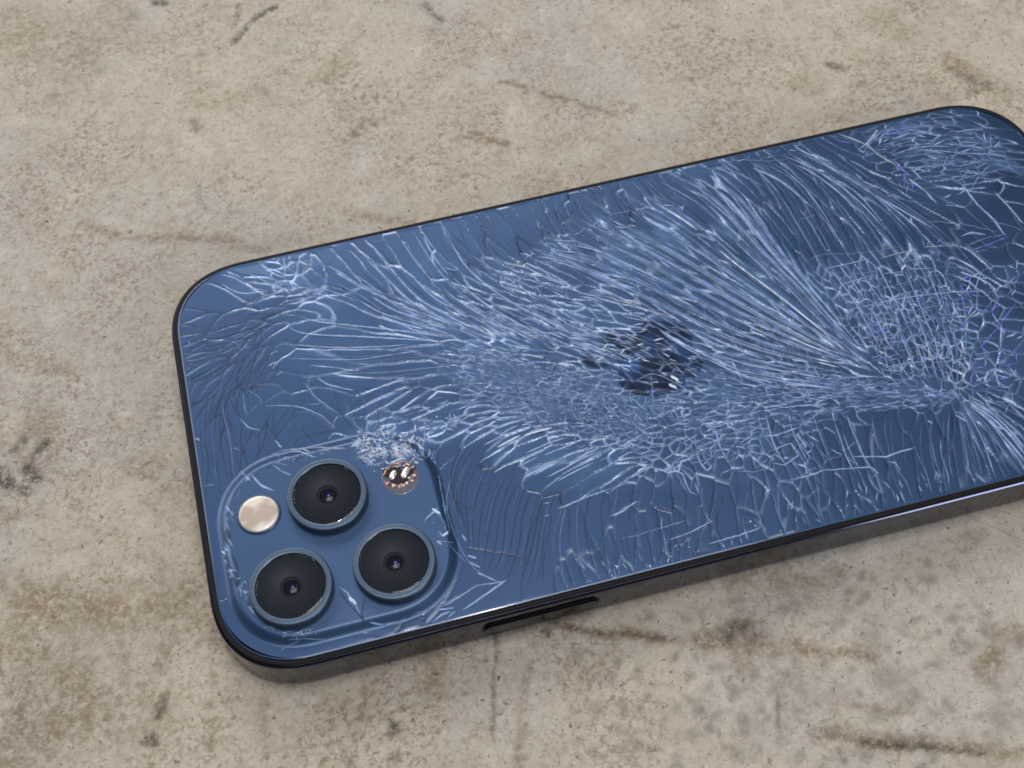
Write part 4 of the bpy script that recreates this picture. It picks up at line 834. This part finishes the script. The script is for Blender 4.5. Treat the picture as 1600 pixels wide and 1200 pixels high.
for _ in range(26):
    t = rng.random(); splinter(360+70*t+rng.normal(0, 4), 890+95*t+rng.normal(0, 4), rng.uniform(.15, .5), M_SPB)
for _ in range(14): splinter(rng.uniform(440, 485), rng.uniform(978, 998), rng.uniform(.2, .5), M_SPB)
for _ in range(12): splinter(rng.uniform(655, 705), rng.uniform(640, 680), rng.uniform(.2, .6), M_SPL if rng.random() < .5 else M_SPB)
for _ in range(8): splinter(rng.uniform(672, 700), rng.uniform(790, 850), rng.uniform(.2, .5), M_SPB)

# ------------------------------------------------------------------ concrete
xs = np.concatenate([[-6000, -2500, -900, -400, -220], np.arange(-150, 130, .55), [180, 350, 900, 2500, 6000]])
ys = np.concatenate([[-4000, -1500, -500, -200], np.arange(-100, 150, .55), [190, 350, 900, 2500, 8000]])
XX, YY = np.meshgrid(xs, ys); nx, ny = len(xs), len(ys)
brown = np.zeros_like(XX); dark = np.zeros_like(XX); pit = np.zeros_like(XX); grey = np.zeros_like(XX)
wx = (fbm(XX, YY, 6, 1)-.5)*3.0; wy = (fbm(XX, YY, 6, 2)-.5)*3.0
n_mid = fbm(XX, YY, 3.0, 3); n_fine = fbm(XX, YY, 1.4, 4, 2)
def seg_mask(pts, wpx, warp=1.):
    q = np.array([at(*p, 0) for p in pts]); best = np.full(XX.shape, 1e9)
    X, Y = XX+wx*warp, YY+wy*warp
    for a, b_ in zip(q, q[1:]):
        d = b_-a; L2 = d@d+1e-9; t = np.clip(((X-a[0])*d[0]+(Y-a[1])*d[1])/L2, 0, 1)
        best = np.minimum(best, np.hypot(X-a[0]-t*d[0], Y-a[1]-t*d[1]))
    return np.clip(1.5-best/(wpx/8)*.8, 0, 1)
def blot(x, y, rpx, ry=None):
    c = at(x, y, 0); return np.clip(1.25-np.hypot((XX+wx*.6-c[0])/(rpx/8), (YY+wy*.6-c[1])/((ry or rpx)/8)), 0, 1)
def brown_seg(pts, w_, s=1.): 
    global brown; brown = np.maximum(brown, s*seg_mask(pts, w_)*np.clip(n_mid*2.4-.2, 0, 1))
def dark_seg(pts, w_, s=1., warp=.5):
    global dark; dark = np.maximum(dark, s*seg_mask(pts, w_, warp)*np.clip(n_fine*2.6-.25, 0, 1))
for a in (([(130, 350), (180, 362), (220, 375), (320, 372), (420, 385)], 6, .7), ([(780, 130), (830, 140), (890, 160), (960, 178)], 4, .9), ([(550, 210), (570, 197), (605, 190)], 7, .7),
          ([(722, 215), (745, 210), (765, 220), (785, 225)], 7, .85), ([(868, 975), (950, 985), (1060, 1000), (1110, 1005), (1200, 1010), (1370, 1022)], 6, .9), ([(1105, 1000), (1200, 1005), (1250, 1010)], 12, .9),
          ([(1160, 985), (1165, 1040)], 10, .7), ([(1280, 1150), (1400, 1160), (1500, 1172), (1600, 1178)], 7, .8), ([(20, 930), (100, 950), (200, 950), (270, 960)], 26, .75), ([(0, 1180), (60, 1130), (110, 1090)], 45, .7),
          ([(0, 990), (40, 1010)], 30, .5), ([(150, 1130), (230, 1110)], 25, .5), ([(260, 890), (260, 1120)], 6, .5), ([(330, 1000), (320, 1170)], 5, .5), ([(420, 1080), (415, 1200)], 4, .45), ([(120, 1000), (110, 1100)], 6, .5), ([(1300, 1100), (1420, 1112)], 4, .5), ([(190, 1000), (190, 1120)], 9, .45), ([(820, 1040), (810, 1200)], 5, .55), ([(570, 1060), (560, 1160)], 7, .5),
          ([(675, 1040), (680, 1070)], 14, .6), ([(1500, 855), (1530, 845)], 9, .6), ([(1540, 1040), (1555, 1020)], 12, .8), ([(1560, 995), (1600, 985)], 10, .7), ([(0, 40), (120, 60)], 50, .45), ([(200, 60), (170, 10)], 30, .4),
          ([(20, 560), (100, 580)], 8, .5), ([(210, 725), (240, 730)], 12, .6), ([(0, 815), (60, 800)], 10, .5), ([(500, 130), (530, 110)], 20, .5), ([(1490, 100), (1560, 140)], 16, .6), ([(1250, 130), (1270, 140)], 18, .5),
          ([(1380, 30), (1420, 50)], 22, .45), ([(60, 660), (50, 700)], 22, .6), ([(1140, 910), (1290, 905), (1300, 890)], 9, .6), ([(540, 330), (640, 350)], 7, .6), ([(300, 165), (400, 150)], 16, .35)):
    brown_seg(*a)
for a in (([(0, 735), (12, 760)], 9, 1.), ([(35, 690), (25, 700)], 6, .9), ([(68, 690), (50, 715)], 4, 1.), ([(40, 730), (55, 745)], 8, 1.), ([(30, 762), (42, 768)], 7, 1.), ([(430, 10), (400, 25), (380, 45), (365, 65)], 5, .9), ([(375, 10), (365, 40)], 4, .7),
          ([(243, 4), (255, 4)], 6, .9), ([(660, 5), (690, 30)], 4, .8), ([(1295, 100), (1312, 108)], 8, .7), ([(1352, 1157), (1460, 1170)], 3.5, 1.), ([(870, 977), (980, 990)], 1.6, .9), ([(848, 990), (856, 991)], 4, 1.), ([(1150, 985), (1170, 985)], 14, .75),
          ([(1500, 985), (1490, 1010)], 3, .7), ([(620, 1180), (612, 1185)], 5, .9), ([(540, 1185), (545, 1190)], 5, .8), ([(614, 1130), (616, 1140)], 5, .9), ([(230, 1155), (236, 1160)], 6, .9), ([(255, 1100), (245, 1120)], 5, .8),
          ([(775, 985), (772, 1150)], 2, .6), ([(1540, 130), (1520, 145)], 6, .6), ([(1490, 110), (1530, 130)], 7, .5), ([(300, 190), (305, 205)], 5, .6), ([(800, 430)], 1, 0) if False else ([(560, 880), (562, 881)], 1, 0)):
    dark_seg(*a)
g2 = np.random.default_rng(5)
for _ in range(150):           # grey-brown round freckles lower right
    x, y = g2.uniform(930, 1600), g2.uniform(900, 1200)
    if (x-930)/670+(y-900)/300 < .25: continue
    grey = np.maximum(grey, g2.uniform(.4, 1.)*blot(x, y, g2.uniform(4, 13), g2.uniform(4, 11)))
for _ in range(110):
    x, y = g2.uniform(0, 1600), g2.uniform(-20, 420)
    grey = np.maximum(grey, g2.uniform(.1, .5)*blot(x, y, g2.uniform(4, 14), g2.uniform(3, 10)))
for _ in range(90):
    x, y = g2.uniform(0, 340), g2.uniform(420, 1200)
    grey = np.maximum(grey, g2.uniform(.1, .6)*blot(x, y, g2.uniform(4, 12), g2.uniform(3, 10)))
for x, y, r_ in ((1155, 1180, 14), (1250, 1110, 12), (1370, 1115, 14), (1275, 1095, 8), (1425, 1085, 16), (1400, 1100, 9), (1225, 1065, 8), (1125, 1045, 10), (1390, 1055, 24), (1365, 1000, 24), (1560, 1120, 22), (935, 1060, 8), (935, 1105, 10), (975, 1100, 10), (850, 905, 5), (1365, 905, 6), (80, 150, 14), (150, 110, 10), (310, 85, 12), (210, 25, 16)):
    grey = np.maximum(grey, .8*blot(x, y, r_))
for _ in range(120):
    x, y = g2.uniform(900, 1600), g2.uniform(880, 1200)
    if (x-900)/700+(y-880)/320 < .35: continue
    c_ = at(x, y, 0); rx, ry = g2.uniform(.45, 1.3), g2.uniform(.4, 1.0); an = g2.uniform(0, 3.1)
    dx, dy = XX+wx*.35-c_[0], YY+wy*.35-c_[1]
    grey = np.maximum(grey, g2.uniform(.5, 1.)*np.clip(1.9-1.5*np.hypot((dx*math.cos(an)+dy*math.sin(an))/rx, (-dx*math.sin(an)+dy*math.cos(an))/ry), 0, 1))
dark_seg([(880, 978), (980, 990), (1060, 998)], 1.6, .8, .15); dark_seg([(1350, 1157), (1440, 1166), (1540, 1178)], 2.4, 1., .15); dark_seg([(1215, 1090), (1218, 1150)], 2, .6, .2)
px0, px1 = at(1600, 1200, 0), at(900, 1000, 0)
veins = np.clip(1-.85*np.clip((XX+20-YY*.9-40)/60, 0, 1)*np.clip((-YY-15)/25, 0, 1), .12, 1)
pit = np.clip(dark*1.2, 0, 1)
ZZ = (fbm(XX, YY, 40, 7)-.5)*.12+(n_mid-.5)*.05-pit*.22-.08*brown*n_fine
inner = (XX > -160) & (XX < 140) & (YY > -110) & (YY < 160)
ZZ = np.where(inner, ZZ, 0)-.10
me = bpy.data.meshes.new('concrete_floor')
V = np.column_stack([XX.ravel(), YY.ravel(), ZZ.ravel()])*MM
idx = np.arange(nx*ny).reshape(ny, nx); F4 = np.stack([idx[:-1, :-1], idx[:-1, 1:], idx[1:, 1:], idx[1:, :-1]], -1).reshape(-1, 4)
me.vertices.add(len(V)); me.vertices.foreach_set('co', V.ravel())
me.loops.add(F4.size); me.loops.foreach_set('vertex_index', F4.ravel().astype(np.int32))
me.polygons.add(len(F4)); me.polygons.foreach_set('loop_start', np.arange(0, F4.size, 4, dtype=np.int32)); me.polygons.foreach_set('use_smooth', np.ones(len(F4), bool))
me.update(calc_edges=True)
at_ = me.attributes.new('stains', 'FLOAT_COLOR', 'POINT')
at_.data.foreach_set('color', np.column_stack([brown.ravel(), dark.ravel(), grey.ravel(), np.ones(nx*ny)]).astype(np.float32).ravel())
av = me.attributes.new('veins', 'FLOAT', 'POINT'); av.data.foreach_set('value', veins.astype(np.float32).ravel())
floor = bpy.data.objects.new('concrete_floor', me); COL.objects.link(floor)
floor['kind'] = 'structure'; floor['label'] = 'worn beige concrete surface with brown stains and fine cracks under the phone'

m, nt, b = new_mat('worn_concrete'); N = nt.nodes; K = nt.links; me.materials.append(m)
tc = N.new('ShaderNodeTexCoord'); mp = N.new('ShaderNodeMapping'); mp.inputs['Scale'].default_value = (1000, 1000, 1000); K.new(tc.outputs['Object'], mp.inputs['Vector'])
def noise(scale, detail=4, rough=.55, dist=0., vec=None):
    n = N.new('ShaderNodeTexNoise'); n.inputs['Scale'].default_value = scale; n.inputs['Detail'].default_value = detail
    n.inputs['Roughness'].default_value = rough; n.inputs['Distortion'].default_value = dist; K.new(vec or mp.outputs[0], n.inputs['Vector']); return n.outputs['Fac']
def rng_(v, a, b_, c=0., d=1.):
    n = N.new('ShaderNodeMapRange'); n.inputs['From Min'].default_value = a; n.inputs['From Max'].default_value = b_
    n.inputs['To Min'].default_value = c; n.inputs['To Max'].default_value = d; K.new(v, n.inputs['Value']); return n.outputs[0]
def mul(a, b_, op='MULTIPLY'):
    n = N.new('ShaderNodeMath'); n.operation = op
    for i, q in enumerate((a, b_)):
        if isinstance(q, (int, float)): n.inputs[i].default_value = q
        else: K.new(q, n.inputs[i])
    return n.outputs[0]
def mixc(fac, c1, c2, mode='MIX'):
    n = N.new('ShaderNodeMixRGB'); n.blend_type = mode
    if isinstance(fac, float): n.inputs[0].default_value = fac
    else: K.new(fac, n.inputs[0])
    for i, c in ((1, c1), (2, c2)):
        if isinstance(c, tuple): n.inputs[i].default_value = (*c, 1)
        else: K.new(c, n.inputs[i])
    return n.outputs[0]
A = N.new('ShaderNodeAttribute'); A.attribute_name = 'stains'; sp = N.new('ShaderNodeSeparateColor'); K.new(A.outputs['Color'], sp.inputs[0])
AV = N.new('ShaderNodeAttribute'); AV.attribute_name = 'veins'; vn = AV.outputs['Fac']
big = noise(.018, 5, .6, .4); mid = noise(.11, 6, .62, .6); fine = noise(.7, 5, .7); grit = noise(2.2, 3, .6)
c = mixc(rng_(big, .40, .60), (.39, .338, .272), (.335, .308, .276))
c = mixc(mul(rng_(mid, .48, .66), .55), c, (.30, .258, .205))
c = mixc(mul(mul(rng_(noise(.24, 8, .78, .8), .54, .63), .58), vn), c, (.245, .20, .145))
c = mixc(mul(rng_(noise(.15, 5, .65, .3), .53, .66), .5), c, (.46, .415, .36))
c = mixc(mul(rng_(fine, .53, .64), .5), c, (.24, .205, .16))
c = mixc(mul(rng_(noise(.55, 8, .8, .4), .59, .64), .55), c, (.19, .16, .12))
c = mixc(mul(rng_(noise(1.0, 5, .7, .5), .61, .65), .9), c, (.085, .07, .05))
c = mixc(mul(rng_(grit, .60, .72), .5), c, (.15, .13, .105))
c = mixc(mul(rng_(noise(1.5, 4, .65), .54, .68), .45), c, (.51, .47, .415))
c = mixc(mul(mul(rng_(noise(.85, 8, .8, .6), .50, .58), mul(vn, rng_(noise(.045, 4, .6, .5), .43, .57))), .85), c, (.19, .14, .085))
c = mixc(mul(mul(rng_(noise(.42, 8, .82, 1.2), .56, .62), rng_(noise(.06, 3), .42, .58)), .65), c, (.17, .145, .115))
# grey freckles, brown stains, black pits
c = mixc(mul(mul(sp.outputs[2], rng_(fine, .22, .48)), .8), c, (.17, .15, .13))
c = mixc(mul(mul(sp.outputs[0], rng_(noise(.7, 8, .82), .38, .54)), .95), c, (.155, .11, .06))
c = mixc(mul(mul(sp.outputs[1], rng_(noise(1.1, 7, .8), .38, .50)), .97), c, (.05, .04, .028))
# hair cracks
vo = N.new('ShaderNodeTexVoronoi'); vo.feature = 'DISTANCE_TO_EDGE'; vo.inputs['Scale'].default_value = .045
wn = N.new('ShaderNodeTexNoise'); wn.inputs['Scale'].default_value = .16; wn.inputs['Detail'].default_value = 5; K.new(mp.outputs[0], wn.inputs['Vector'])
vm = N.new('ShaderNodeVectorMath'); vm.operation = 'MULTIPLY_ADD'; K.new(wn.outputs['Color'], vm.inputs[0]); vm.inputs[1].default_value = (14, 14, 0); K.new(mp.outputs[0], vm.inputs[2]); K.new(vm.outputs[0], vo.inputs['Vector'])
hc = mul(mul(rng_(vo.outputs['Distance'], 0., .007, 1, 0), rng_(noise(.03, 2), .48, .58)), .42)
c = mixc(hc, c, (.15, .12, .09))
K.new(c, b.inputs['Base Color'])
K.new(rng_(fine, .3, .7, .62, .85), b.inputs['Roughness']); b.inputs['Specular IOR Level'].default_value = .35
bp = N.new('ShaderNodeBump'); bp.inputs['Strength'].default_value = .6; bp.inputs['Distance'].default_value = .22*MM
h = mul(mul(fine, .6), mul(grit, .35), 'ADD'); h = mul(h, mul(hc, -1.2), 'ADD'); h = mul(h, mul(mid, 1.2), 'ADD')
K.new(h, bp.inputs['Height']); K.new(bp.outputs[0], b.inputs['Normal'])
